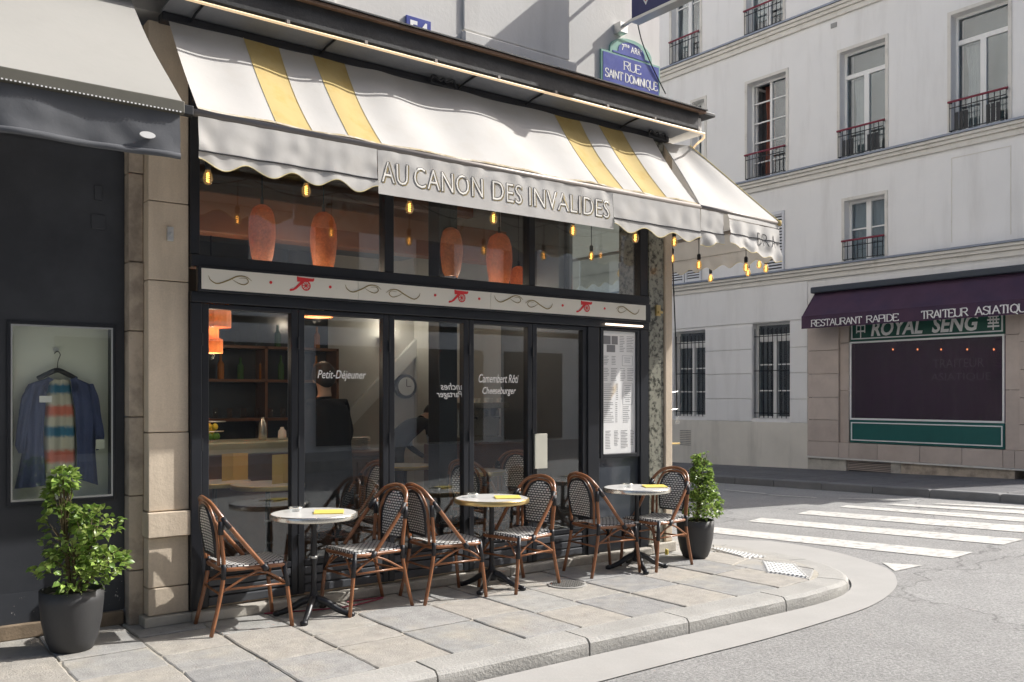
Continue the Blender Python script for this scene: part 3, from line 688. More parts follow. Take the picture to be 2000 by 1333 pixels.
for col, (u0, u1, v0, v1, step) in enumerate([(.52, .7, .03, .17, .014), (.74, .97, .03, .17, .014), (.03, .2, .20, .27, .013), (.27, .4, .20, .27, .013), (.03, .2, .30, .4, .014), (.28, .45, .30, .4, .014), (.54, .7, .30, .4, .014), (.76, .96, .30, .4, .014),
                                                  (.03, .36, .43, .56, .016), (.03, .34, .585, .75, .016), (.62, .88, .62, .75, .016), (.08, .25, .82, .97, .013), (.35, .5, .82, .94, .013), (.56, .8, .82, .97, .013), (.86, .98, .82, .95, .013)]):
    v = v0
    while v < v1:
        u2 = u0 + (u1 - u0) * rr.uniform(.6, 1); ln(PX(u0), PX(u2), PZ(v), .0022)
        if col in (8, 9, 4): ln(PX(u1 + .05), PX(u1 + .11), PZ(v), .0022)
        v += step
for (u0, v0, u1, v1) in ((.6, .19, .92, .275), (.62, .42, .92, .60)):
    for a, b, c, d in ((u0, u1, v0, v0 + .002), (u0, u1, v1, v1 + .002)): pr.box(PX(a), PX(b), YP, YP + .001, PZ(d), PZ(c))
    for u in (u0, u1): pr.box(PX(u), PX(u) + .002, YP, YP + .001, PZ(v1), PZ(v0))
    v = v0 + .02
    while v < v1 - .015: w = rr.uniform(.4, .8) * (u1 - u0) / 2; ln(PX((u0 + u1) / 2 - w), PX((u0 + u1) / 2 + w), PZ(v), .002); v += .017
pr.build('print', M_greyink, mbb)['kind'] = 'stuff'
mb = MB(); mb.tube([(6.0, 6.42, 2.29), (6.5, 6.42, 2.29)], .010, 8); mb.box(6.02, 6.04, 6.42, 6.46, 2.285, 2.30); mb.box(6.46, 6.48, 6.42, 6.46, 2.285, 2.30)
tag(mb.build('strip_lamp', M_tube), 'thin lit strip lamp mounted just above the framed menu', 'lamp')

# --- cream sign band with cannons, dots and flourishes
sb = thing('sign_band', 'long cream panel with red cannons, red dots and gold flourishes over the doors', 'sign', (4.3, 6.43, 2.35))
mb = MB(); mb.box(2.085, 6.60, 6.405, 6.45, 2.335, 2.515); mb.build('frame', M_dark, sb, bevel=.004)
jx = [2.12, 3.41, 4.78, 6.57]
jx = [on_y(393, 545, 6.40).x, on_y(699, 560, 6.40).x, on_y(958, 580, 6.40).x, on_y(1261, 610, 6.40).x]
for a, b in zip(jx, jx[1:]):
    mb = MB(); mb.box(a + .002, b - .002, 6.396, 6.404, 2.352, 2.498); mb.build('panel', M_cream, sb)
def cannon(cx, cz, s=.145):
    mb = MB(); Y0, Y1 = 6.392, 6.3955
    def poly(pts):
        n = len(pts); vs = [(cx + s * p[0], Y0, cz + s * p[1]) for p in pts] + [(cx + s * p[0], Y1, cz + s * p[1]) for p in pts]
        mb.add(vs, [tuple(range(n)), tuple(range(2 * n - 1, n - 1, -1))] + [(k, (k + 1) % n, n + (k + 1) % n, n + k) for k in range(n)])
    poly([(-.28, .12), (.62, .19), (.62, .24), (.66, .24), (.66, .36), (.62, .36), (.6, .33), (-.22, .36), (-.27, .40), (-.30, .35)])        # barrel
    poly([(-.1, .14), (.1, .14), (-.1, -.05), (-.32, -.26), (-.5, -.36), (-.66, -.40), (-.70, -.34), (-.66, -.28), (-.5, -.26), (-.36, -.14)])  # trail
    for r0, r1 in ((.26, .20), (.06, 0)):
        n = 24
        for k in range(n):
            a, b = 2 * math.pi * k / n, 2 * math.pi * (k + 1) / n; q = lambda r, t: (cx + s * (.2 + r * math.cos(t)), Y0 - .0005, cz + s * (-.06 + r * math.sin(t)))
            mb.add([q(r0, a), q(r0, b), q(r1, b), q(r1, a)], [(0, 1, 2, 3)])
    for k in range(8):
        t = k * math.pi / 4; d = Vector((math.cos(t), math.sin(t))); e = Vector((-d.y, d.x)) * .018
        pts = [d * .04 + e, d * .22 + e, d * .22 - e, d * .04 - e]
        mb.add([(cx + s * (.2 + p.x), Y0 - .0003, cz + s * (-.06 + p.y)) for p in pts], [(0, 1, 2, 3)])
    mb.build('cannon_emblem', M_red, sb)
def swirl(cx, cz, s=.12, flip=1):
    mb = MB(); Y0 = 6.394
    c1 = cr([(-1.5, .25, 0), (-1.35, -.05, 0), (-.9, -.25, 0), (-.2, .0, 0), (.5, .35, 0), (1.1, .35, 0), (1.5, .1, 0)], 5)
    c2 = cr([(.1, .12, 0), (.5, -.1, 0), (.95, -.2, 0), (1.25, .0, 0), (1.1, .25, 0), (.6, .22, 0)], 5)
    for c, w in ((c1, .0036), (c2, .0026)):
        n = len(c)
        mb.tube([(cx + flip * s * p.x, Y0, cz + s * p.y) for p in c], [w * (.4 + .9 * math.sin(math.pi * i / (n - 1))) for i in range(n)], 5)
    mb.build('flourish', M_gold, sb)
def band_x(px, py): return on_y(px, py, 6.394)
for px, py in ((593, 556), (898, 580), (1143, 600)): p = band_x(px, py); cannon(p.x - .01, p.z)
for px, py in ((529, 552), (645, 561), (850, 577), (936, 584), (1099, 597), (1181, 603)):
    p = band_x(px, py); mb = MB(); vs = [(p.x + .011 * math.cos(k * math.pi / 8), y, p.z + .011 * math.sin(k * math.pi / 8)) for y in (6.392, 6.3955) for k in range(16)]
    mb.add(vs, [tuple(range(15, -1, -1)), tuple(range(16, 32))] + [(k, (k + 1) % 16, 16 + (k + 1) % 16, 16 + k) for k in range(16)]); mb.build('dot', M_red, sb)
for px, py, fl in ((450, 549, 1), (710, 566, 1), (788, 577, -1), (994, 586, 1), (1053, 597, -1), (1226, 608, -1)):
    p = band_x(px, py); swirl(p.x, p.z, .105, fl)

# --- window lettering
def on_glass(cx, cz, w, Y=6.5045, mirror=False):
    return lambda a, b: ((cx - w / 2 + a) if not mirror else (cx + w / 2 - a), Y, cz + b)
def script(s, px, py, w, h, mirror=False, Y=6.5045, m=M_letterwhite):
    p = on_y(px, py, 6.5); return lettering('window_lettering', s, on_glass(p.x, p.z, w, Y, mirror), m, cb, width=w, height=h, shear=.25, offset=.007, space=1.0)
script('Planches', 890, 762, .30, .06, mirror=True); script('à Partager', 884, 780, .32, .07, mirror=True)
script('Petit-Déjeuner', 669, 745, .42, .085)
script('Camembert Rôti', 975, 748, .44, .075); script('Cheeseburger', 976, 774, .37, .08)

# --- canopy above the awning: dark fascia, soffit, lamp tube, brackets
can = thing('canopy', 'dark weathered zinc canopy with pale soffit running above the striped awning', 'canopy', (4.5, 6.3, 4.25))
def strip(mb, prof, x0, x1, n=1, mi=0):
    """extrude a (y,z) section along x"""
    k = len(prof); vs = [(x, y, z) for x in (x0, x1) for y, z in prof]
    mb.add(vs, [tuple(range(k - 1, -1, -1)), tuple(range(k, 2 * k))] + [(j, (j + 1) % k, k + (j + 1) % k, k + j) for j in range(k)], mi)
XE = 6.98
mb = MB(); strip(mb, [(6.11, 4.27), (6.16, 4.27), (6.6, 4.43), (6.6, 4.52), (6.11, 4.435)], 1.3, XE); mb.build('fascia', M_fascia, can, bevel=.004)
mb = MB(); strip(mb, [(6.06, 4.425), (6.6, 4.50), (6.6, 4.55), (6.06, 4.452)], 1.28, XE + .06); mb.build('capping', M_rust, can, bevel=.004)
mb = MB(); strip(mb, [(6.05, 4.455), (6.61, 4.553), (6.61, 4.57), (6.05, 4.466)], 1.28, XE + .07); mb.build('lead_sheet', M_fascia, can)
mb = MB(); strip(mb, [(6.16, 4.262), (6.44, 4.243), (6.44, 4.258), (6.16, 4.278)], 1.84, XE - .06); mb.build('soffit', M_soffit, can)
mb = MB(); strip(mb, [(6.40, 4.185), (6.50, 4.185), (6.50, 4.240), (6.40, 4.240)], 1.84, XE - .12); mb.build('awning_track', M_dark, can, bevel=.006)
# corner return along the side street
mb = MB(); mb.box(XE, XE + .14, 6.2, 6.26, 4.28, 4.43); mb.box(XE - .0, XE + .22, 6.262, 12, 4.28, 4.43); mb.build('side_fascia', M_wall, can, bevel=.01)
mb = MB(); mb.box(XE + .06, XE + .30, 6.15, 12, 4.455, 4.49); mb.build('side_capping', M_fascia, can, bevel=.005)
for px, py in ((385, 12), (640, 78), (912, 150), (1043, 184), (1228, 225)):
    p = on_y(px, py, 6.3); mb = MB(); mb.tube([(p.x, 6.14, 4.255), (p.x - .01, 6.30, 4.235), (p.x - .01, 6.42, 4.21)], .009, 6); mb.build('bracket', M_bars, can)
for px, py in ((862, 148), (1280, 240)):     # ornamental ironwork
    p = on_y(px, py, 6.36)
    c = (p.x, 6.33, 4.195); mb = MB()
    mb.tube(cr([(c[0] - .13, c[1], c[2] - .02), (c[0] - .10, c[1], c[2] + .035), (c[0] - .03, c[1], c[2] + .01), (c[0], c[1], c[2] + .03), (c[0] + .03, c[1], c[2] + .01), (c[0] + .10, c[1], c[2] + .035), (c[0] + .13, c[1], c[2] - .03)], 5), .011, 6)
    mb.tube([(c[0] - .12, c[1], c[2] - .02), (c[0] + .12, c[1], c[2] - .03)], .007, 6)
    mb.build('scroll_bracket', M_bars, can)
nt_ = thing('lamp_tube', 'thin warm glowing tube running along the edge of the dark canopy', 'light tube', (4.5, 6.1, 4.25))
pts = [(1.9, 6.10, 4.235), (7.05, 6.10, 4.235), (7.16, 6.2, 4.235), (7.22, 6.34, 4.22), (7.18, 6.40, 4.15)]
mb = MB(); mb.tube(pts, .0115, 8); mb.build('tube', M_neon, nt_)
for x in [2.0 + .62 * k for k in range(9)]:
    mb = MB(); mb.box(x - .012, x + .012, 6.088, 6.13, 4.244, 4.27); mb.build('clip', M_bar, nt_)

# --- front awning: white canvas with yellow stripes
XA0, XA1 = 1.885, 6.63
YB, ZB, YT, ZT = 5.80, 3.42, 6.42, 4.205
aw = thing('striped_awning', 'white awning with four yellow stripes and scalloped valance over the terrace', 'awning', (4.3, 6.1, 3.4))
STR = [(2.41, 2.68), (2.95, 3.22), (5.34, 5.65), (5.89, 6.2)]
def cloth(x, v):                                  # v 0 at the wall .. 1 at the bar
    sag = -.022 * math.sin(math.pi * v) * (1 + .5 * math.sin(x * 2.3 + 1))
    rip = .015 * math.sin(x * 9 + 1.5 * math.sin(x * 2.1)) * (.35 + .65 * math.sin(math.pi * min(1, v * 1.0))) + .012 * noise.noise(Vector((x * 2.5, v * 1.2, 3)))
    y = YT + (YB - YT) * v; z = ZT + (ZB - ZT) * v
    n = Vector((0, -.77, .64)); return Vector((x, y, z)) + n * (sag + rip)
cols = sorted(set([XA0, XA1] + [c for s in STR for c in s]))
def canvas(name, x0, x1, m, z=0.):
    mb = MB(); n = max(2, int((x1 - x0) / .045))
    mb.grid(lambda u, v: cloth(x0 + (x1 - x0) * u + (.0 if 0 < u < 1 else 0), v), n, 16); o = mb.build(name, m, aw, smooth=True); return o
M_grime = mat('grimy hem cloth', (.40, .33, .20), .95, var=.3, vs=14, col2=(.60, .55, .46), c2s=9, c2t=(.42, .6))
mb = MB(); mb.grid(lambda u, v: cloth(XA0 + (XA1 - XA0) * u, .978 + .022 * v + (.006 * noise.noise(Vector((u * 60, 0, 0))) if v == 0 else 0)) + Vector((0, -.003, .003)), 120, 1); mb.build('hem', M_grime, aw, smooth=True)
prev = XA0
for s0, s1 in STR:
    canvas('canvas', prev, s0, M_white); canvas('yellow_stripe', s0, s1, M_yel); prev = s1
canvas('canvas', prev, XA1 + .0, M_white)
for s in STR:                                     # stitched seams
    for x in s:
        mb = MB(); mb.tube([cloth(x, k / 16) + Vector((0, -.002, .002)) for k in range(17)], .0022, 4); mb.build('seam', M_piping, aw)
mb = MB(); mb.tube([(XA0 - .06, YB + .005, ZB - .022), (XA1 + .02, YB + .005, ZB - .022)], .024, 12); mb.build('front_bar', M_bar, aw, smooth=True)
mb = MB(); mb.lathe([(.03, -.01), (.03, .05)], (0, 0, 0), 10)
mb = MB(); mb.box(XA0 - .10, XA0 - .03, YB - .02, YB + .04, ZB - .05, ZB + .012); mb.build('bar_end', M_bars, aw, bevel=.006)
# folding arms behind the canvas
for x in (2.3, 6.3):
    mb = MB(); mb.tube([(x, 6.44, 4.0), (x + .35, 6.12, 3.66), (x + .1, 5.84, 3.40)], .017, 8); mb.build('arm', M_bar, aw)
# valances
ZV0, ZV1 = ZB - .045, 3.065
VF = {}
def valance(name, x0, x1, scallop=True, wr=.018, seed=0, npx=None, drop=0., m=M_white):
    mb = MB(); n = int((x1 - x0) / .02)
    L_ = x1 - x0; ns = max(1, round(L_ / .325)) if scallop else 1
    def fn(u, v):
        x = x0 + L_ * u; top = ZV0 + (.0 if scallop else .0); edge = 0
        if scallop: edge = .031 * (1 - math.cos(2 * math.pi * ns * u)) 
        zb = ZV1 + drop + (.040 - edge if scallop else -.012)
        z = top + (zb - top) * v
        w = wr * (math.sin(x * 21 + 3 * math.sin(x * 3.1 + seed) + v * 3) * .45 + noise.noise(Vector((x * 9, v * 2.5 + seed, 1))) * 1.3) * (.25 + .75 * v if scallop else (1.2 - 1.1 * v if v < .35 else .12 + .1 * v))
        return (x, YB - .012 - .012 * v + w, z)
    mb.grid(fn, n, 12); o = mb.build(name, m, aw, smooth=True); VF[name] = (fn, x0, L_)
    if scallop:
        for vv, mm, r in ((.62, M_trim, .0055), (1.0, M_piping, .0035)):
            k = MB(); k.tube([Vector(fn(i / n, vv if vv == 1 else (ZV0 - 3.155 + drop * 0) / max(.01, ZV0 - (ZV1 + .040 - .031 * (1 - math.cos(2 * math.pi * ns * i / n)))) )) + Vector((0, -.004, 0)) for i in range(n + 1)], r, 4)
            k.build('trim' if vv != 1 else 'piping', mm, aw)
    return o
valance('valance', XA0, 3.165, True, .015, 1)
valance('valance', 5.495, XA1 + .0, True, .009, 5)
valance('name_panel', 3.17, 5.49, False, .009, 2)
# the café name: black outline, gold edge and cream face on the centre panel
def onp(x0, out, dz=0., dx=0.):
    fn, X0, LL = VF['name_panel']
    def g(a, b):
        x = x0 + a + dx; z = 3.140 + b + dz; v = (ZV0 - z) / (ZV0 - (ZV1 - .012)); p = fn((x - X0) / LL, v); return (x, p[1] - .0022 - out, z)
    return g
words_ = [('AU', 742, 797), ('CANON', 805, 943), ('DES', 958, 1019), ('INVALIDES', 1030, 1189)]
for wd, p0, p1 in words_:
    x0 = on_y(p0, 350, YB).x; x1 = on_y(p1, 380, YB).x; w = x1 - x0 - .01; H = .160
    for nme, mm, off_, out, gr, sh_ in (('letter_shadow', M_gold, .014, 0, .0, .007), ('letter_outline', M_ink, .014, .0006, .0, .0), ('letter_face', M_letterface, -.012, .0012, .009, .0)):
        v, f = text_mesh(wd, w - gr, H - gr, 0, off_, 1.04); mb = MB(); mb.add([onp(x0 + gr / 2 + sh_, out, gr / 2 - sh_ * .6)(a, b) for a, b in v], f); mb.build(nme, mm, aw)

# --- hipped corner and side street awning
ca_ = thing('corner_awning', 'plain white hipped awning with torn scalloped valance at the street corner', 'awning', (7.4, 6.2, 3.4))
Hc = [Vector((6.77, 6.40, 4.16)), Vector((7.05, 6.30, 4.16)), Vector((7.93, 5.86, ZB)), Vector((6.635, 5.80, ZB))]
mb = MB()
def hip(u, v):
    p = Hc[0].lerp(Hc[1], u).lerp(Hc[3].lerp(Hc[2], u), v); n = Vector((.1, -.75, .65))
    return p + n * (.014 * math.sin(u * 9 + v) * v * (1 - v) * 3 - .02 * math.sin(math.pi * v) * math.sin(math.pi * u))
mb.grid(hip, 20, 18); mb.build('canvas', M_white, ca_, smooth=True)
mb = MB(); mb.tube([Hc[3] + Vector((0, 0, -.02)), Hc[2] + Vector((0, 0, -.02))], .02, 10); mb.build('front_bar', M_bar, ca_, smooth=True)
mb = MB(); mb.lathe([(.028, -.02), (.034, 0), (.03, .03)], Hc[2] + Vector((.0, 0, -.025)), 12); mb.build('bar_knob', M_yel, ca_, smooth=True)
mb = MB(); mb.tube([hip(0, k / 12) + Vector((-.003, -.004, .003)) for k in range(13)], .006, 6); mb.build('hip_seam', M_white, ca_)
mb = MB(); mb.tube([hip(1, k / 12) + Vector((0.003, -.004, .003)) for k in range(13)], .005, 6); mb.build('hip_seam', M_piping, ca_)
Sd = [Vector((7.05, 6.30, 4.16)), Vector((7.05, 12.0, 4.16)), Vector((7.95, 12.0, ZB)), Vector((7.93, 5.86, ZB))]
def side(u, v):
    p = Sd[0].lerp(Sd[1], u).lerp(Sd[3].lerp(Sd[2], u), v); return p + Vector((.6, 0, .7)) * (-.03 * math.sin(math.pi * v) + .012 * math.sin(u * 60))
mb = MB(); mb.grid(side, 60, 10); mb.build('side_canvas', M_white, ca_, smooth=True)
mb = MB(); mb.tube([Sd[3] + Vector((0, 0, -.02)), Sd[2] + Vector((0, 0, -.02))], .02, 10); mb.build('side_bar', M_bar, ca_, smooth=True)
for y in (7.6, 9.4): 
    mb = MB(); mb.tube([(7.1, y, 4.0), (7.5, y - .25, 3.72), (7.9, y, 3.42)], .016, 8); mb.build('arm', M_bar, ca_)
def vflap(name, a, b, zl, zr, ns, wr, seed, out=Vector((0, -1, 0)), amp=.03, trimz=None, top=ZB - .04, topr=None, m=M_white, lean=0.):
    a, b = Vector(a), Vector(b); L_ = (b - a).length; n = max(6, int(L_ / .02)); mb = MB()
    def fn(u, v):
        p = a.lerp(b, u); zt = top + ((topr if topr is not None else top) - top) * u
        zb = zl + (zr - zl) * u + amp * .5 * (math.cos(2 * math.pi * ns * u + 0) ) 
        z = zt + (zb - zt) * v
        w = wr * (math.sin(u * L_ * 24 + seed + 2 * v) * .5 + noise.noise(Vector((u * L_ * 8, v * 3, seed))) * 1.4) * (.2 + .8 * v)
        q = Vector((p.x, p.y, z)) + out * (w + lean * v); return q
    mb.grid(fn, n, 12); o = mb.build(name, m, ca_, smooth=True)
    for zz, mm, r in ((trimz, M_trim, .005), (None, M_piping, .003)):
        k = MB(); pts = []
        for i in range(n + 1):
            u = i / n; t0 = fn(u, 0); t1 = fn(u, 1)
            v = 1 if zz is None else max(0, min(1, (t0.z - zz) / (t0.z - t1.z)))
            pts.append(fn(u, v) + out * .004)
        k.tube(pts, r, 4); k.build('trim' if zz is not None else 'piping', mm, ca_)
    return fn
d = (Hc[2] - Hc[3]).normalized()
pA = Hc[3] + d * .01; pB = Hc[3] + d * .36; pC = Hc[3] + d * .42; pD = Hc[2]
vflap('valance', (pA.x, pA.y - .01, 0), (pB.x, pB.y - .01, 0), 3.02, 3.09, 1.5, .02, 3, trimz=3.17)
vfr = vflap('torn_valance', (pC.x, pC.y - .03, 0), (pD.x, pD.y - .01, 0), 3.08, 2.98, 4, .022, 9, trimz=3.19, lean=.03, top=3.33)
# hidden fold joining the flap to the bar
mb = MB(); mb.quad((pC.x, pC.y - .03, 3.34), (pD.x, pD.y - .012, 3.34), (pD.x, pD.y, ZB - .01), (pC.x, pC.y, ZB - .01)); mb.build('fold', M_white, ca_)
v, f = text_mesh('BRASSERIE', .9, .125, 0, .0, 1.1)
nv = []
x0 = pC.x + .52
keep = []
mb = MB()
for wd, xx, w in (('B', 7.50, .085), ('R', 7.62, .085), ('A', 7.74, .11)):
    v, f = text_mesh(wd, w, .125, 0, -.014)
    def q(a, b, xx=xx):
        u = max(0, min(1, (xx + a - pC.x) / (pD.x - pC.x))); z = 3.125 + b; lo, hi = 0., 1.
        for _ in range(14):
            m_ = (lo + hi) / 2
            if vfr(u, m_).z > z: lo = m_
            else: hi = m_
        return (xx + a, vfr(u, lo).y - .005, z)
    mb.add([q(a, b) for a, b in v], f)
mb.build('lettering', M_ink, ca_)
# inside faces: the side valance, seen from behind
vflap('side_valance', (7.93, 5.9, 0), (7.95, 9.0, 0), 3.03, 3.03, 13, .012, 2, out=Vector((1, 0, 0)), amp=.05, trimz=3.17)
vflap('side_valance', (7.95, 9.02, 0), (7.95, 12.0, 0), 3.03, 3.03, 13, .012, 4, out=Vector((1, 0, 0)), amp=.05, trimz=3.17)

# --- bulbs on cords
def bulb(p, cord, lab, zt=None):
    """p = centre of the glass; cord = length of the cord above"""
    t = thing('hanging_bulb', lab, 'light bulb', p, group='filament bulbs strung under the café awnings')
    mb = MB(); mb.lathe([(.006, -.052), (.022, -.044), (.031, -.022), (.032, -.004), (.026, .018), (.016, .038), (.013, .05)], p, 14); mb.build('glass', M_bulb, t, smooth=True)
    mb = MB(); pts = []
    for k in range(22):
        a = k * 1.15; pts.append((p[0] + .009 * math.cos(a), p[1] + .009 * math.sin(a), p[2] - .032 + k * .0027))
    mb.tube(pts, .0026, 5); mb.build('filament', M_fil, t)
    mb = MB(); mb.lathe([(.016, .045), (.019, .055), (.019, .095), (.010, .108)], p, 12); mb.build('socket', M_bars, t, smooth=True)
    mb = MB(); mb.tube([(p[0], p[1], p[2] + .1), (p[0] + .004, p[1] + .004, p[2] + .1 + cord)], .004, 5); mb.build('cord', M_bars, t)
YBU = 5.86
for (px, py), lab in zip([(406, 346), (598, 371), (800, 405), (964, 426), (1119, 450), (1241, 464)],
        ['lit bulb under the scalloped valance at the far left end of the awning', 'lit bulb under the valance between the two left yellow stripes and the name panel', 'lit bulb just below the letters CANON', 'lit bulb just below the letters DES', 'lit bulb just below the second half of INVALIDES', 'lit bulb under the valance just left of the marble pier']):
    p = on_y(px, py, YBU); bulb((p.x, p.y, p.z), .22, lab)
for (px, py, Y), lab in zip([(1155, 500, 6.95), (1211, 533, 7.2), (1317, 472, 6.0), (1313, 505, 6.6), (1365, 517, 6.15), (1388, 543, 6.9), (1457, 522, 5.98), (1483, 516, 6.3), (1496, 524, 6.1), (1461, 532, 6.6)],
        ['lit bulb seen through the upper glass at the left of the pair near the pier', 'lit bulb on looped cord seen through the upper glass nearest the pier', 'lit bulb tucked behind the valance just right of the pier', 'lit bulb on the long straight cable right beside the pier', 'lit bulb hanging below the short grey flap at the corner', 'lowest lit bulb, left of the torn flap', 'front bulb of the cluster below the torn flap', 'lit bulb at the middle of the cluster below the torn flap', 'lit bulb nearest the outer corner of the awning', 'lower rear bulb of the cluster below the torn flap']):
    p = on_y(px, py, Y); bulb((p.x, p.y, p.z), .28 if Y < 6.8 else .5, lab)
# sagging cable
cbl = []
for k in range(61):
    u = k / 60; x = 1.95 + 4.75 * u; cbl.append((x, 5.9, 3.36 - .09 * abs(math.sin(u * math.pi * 6))))
mb = MB(); mb.tube(cbl, .004, 5); tag(mb.build('light_cable', M_bars), 'thin black cable sagging behind the striped awning between the bulbs', 'cable')
mb = MB(); a = on_y(1313, 495, 6.62); b = on_y(1322, 800, 6.62); mb.tube([a, (a + b) / 2 + Vector((.012, 0, 0)), b], .007, 6); tag(mb.build('drop_cable', M_bars), 'long black cable hanging straight down beside the cream jamb', 'cable')
ph = thing('wall_lamp', 'small wire framed lamp with clear bulb hanging beside the cream jamb', 'lamp', (7.0, 6.6, 1.4))
p = on_y(1323, 822, 6.62); mb = MB(); mb.lathe([(.004, -.035), (.022, -.03), (.024, -.012), (.010, .03), (.006, .05)], p, 12); mb.build('glass', M_clear, ph, smooth=True)
for yy in (768, 802):
    q = on_y(1305, yy, 6.62); r = on_y(1323, yy - 3, 6.62); mb = MB(); mb.tube([q, r], .006, 6); mb.build('arm', M_alu, ph)
p = on_y(1306, 865, 6.55); mb = MB(); mb.box(6.956, 7.14, 6.5, 6.75, p.z - .02, p.z + .0); mb.box(6.956, 6.99, 6.56, 6.59, p.z - .09, p.z - .02)
tag(mb.build('ledge_shelf', M_brass, bevel=.008), 'small brass edged shelf jutting from the cream jamb at the corner', 'shelf')
p = on_y(1285, 606, 6.45); mb = MB(); mb.box(p.x - .03, p.x + .03, 6.44, 6.459, p.z - .06, p.z + .05); mb.box(p.x - .01, p.x + .05, 6.425, 6.44, p.z - .035, p.z - .01); tag(mb.build('brass_plate', M_brass, bevel=.003), 'little brass bracket fixed high on the marble pier', 'bracket')
p = on_y(331, 458, 6.5); mb = MB(); mb.box(p.x - .022, p.x + .022, 6.476, 6.502, p.z - .05, p.z + .05); mb.lathe([(.009, 0), (.009, .02)], (p.x, 6.472, p.z - .01), 8); tag(mb.build('switch_box', M_alu, bevel=.003), 'small metal key switch on the limestone pier below the awnings', 'switch')
p = on_y(1313, 1082, 6.40); 
mb = MB(); mb.lathe([(.018, 0), (.018, .05), (.012, .055)], (6.75, 6.33, .0), 12); tag(mb.build('yellow_cap', M_card2), 'tiny yellow cap on the paving between pier and planter', 'cap')
mb = MB(); mb.tube(cr([(2.55, 6.36, .01), (2.95, 6.22, .01), (3.2, 6.2, .01), (3.5, 6.30, .01), (3.2, 6.33, .01)], 8), .006, 6); tag(mb.build('red_cord', mat('dull red cord', (.30, .04, .07), .6)), 'dull red cord lying on the paving under the left table and chair', 'cord')

# --- plaques
def plane_at(px, py, Y=6.595): return on_y(px, py, Y)
sp = thing('street_plaque', 'blue enamel street name plate with green border and arched top on the corner', 'street sign', (6.3, 6.59, 4.5))
a = plane_at(1172, 120); b = plane_at(1286, 120)
x0, x1 = a.x, b.x; zc = plane_at(1170, 100).z; z0 = 4.60; zt = plane_at(1172, 96).z
def arch(x0, x1, z0, z1, h, k=10):
    pts = [(x0, z0), (x1, z0), (x1, z1)]; cx = (x0 + x1) / 2; w = (x1 - x0) * .36
    pts += [(cx + w, z1)] + [(cx + w * math.cos(t) * .98, z1 + h * (.25 + .75 * math.sin(t))) for t in [math.pi * (i + .5) / k for i in range(k)]] + [(cx - w, z1), (x0, z1)]
    return pts
def plate(mbx, pts, y0, y1):
    n = len(pts); vs = [(p[0], y0, p[1]) for p in pts] + [(p[0], y1, p[1]) for p in pts]
    mbx.add(vs, [tuple(range(n)), tuple(range(2 * n - 1, n - 1, -1))] + [(k, (k + 1) % n, n + (k + 1) % n, n + k) for k in range(n)])
mb = MB(); plate(mb, arch(x0, x1, z0, zt, .18), 6.575, 6.6); mb.build('border', M_mint, sp)
mb = MB(); plate(mb, [(x0 + .02, z0 + .02), (x1 - .02, z0 + .02), (x1 - .02, zt - .02), (x0 + .02, zt - .02)], 6.571, 6.5745); mb.build('blue_panel', M_blue, sp)
mb = MB(); plate(mb, arch(x0 + .15, x1 - .15, zt + .002, zt + .02, .125)[0:], 6.571, 6.5745); mb.build('blue_arch', M_blue, sp)
# serif capitals drawn stroke by stroke
GL = {'R': ([[(0, 0), (0, 1)], [(0, 1), (.5, 1), (.62, .78), (.5, .54), (0, .52)], [(.3, .52), (.66, 0)]], [(0, 0), (0, 1), (.66, 0)], .72),
      'U': ([[(0, 1), (0, .3), (.12, .04), (.32, 0), (.52, .04), (.64, .3), (.64, 1)]], [(0, 1), (.64, 1)], .74),
      'E': ([[(0, 0), (0, 1)], [(0, 1), (.55, 1), (.55, .84)], [(0, .52), (.42, .52)], [(0, 0), (.58, 0), (.58, .18)]], [(0, 0), (0, 1)], .66),
      'S': ([[(.52, .80), (.5, .96), (.26, 1), (.05, .88), (.05, .66), (.26, .53), (.5, .42), (.55, .18), (.34, 0), (.08, .02), (.02, .22)]], [], .64),
      'A': ([[(0, 0), (.33, 1), (.68, 0)], [(.13, .36), (.55, .36)]], [(0, 0), (.68, 0)], .76), 'I': ([[(0, 0), (0, 1)]], [(0, 0), (0, 1)], .26),
      'N': ([[(0, 0), (0, 1)], [(0, 1), (.6, 0)], [(.6, 0), (.6, 1)]], [(0, 0), (0, 1), (.6, 1)], .76), 'T': ([[(.3, 0), (.3, 1)], [(0, .84), (0, 1), (.6, 1), (.6, .84)]], [(.3, 0)], .68),
      'D': ([[(0, 0), (0, 1)], [(0, 1), (.34, .98), (.6, .75), (.62, .3), (.4, .04), (0, 0)]], [(0, 0), (0, 1)], .74), 'O': ([[(.34, 0), (.08, .15), (0, .5), (.08, .85), (.34, 1), (.6, .85), (.68, .5), (.6, .15), (.34, 0)]], [], .78),
      'M': ([[(0, 0), (0, 1)], [(0, 1), (.38, .05), (.76, 1)], [(.76, 1), (.76, 0)]], [(0, 0), (0, 1), (.76, 0), (.76, 1)], .92), 'Q': ([[(.34, 0), (.08, .15), (0, .5), (.08, .85), (.34, 1), (.6, .85), (.68, .5), (.6, .15), (.34, 0)], [(.34, .12), (.66, -.2)]], [], .78),
      'P': ([[(0, 0), (0, 1)], [(0, 1), (.5, 1), (.62, .78), (.5, .5), (0, .48)]], [(0, 0), (0, 1)], .68), ' ': ([], [], .4)}
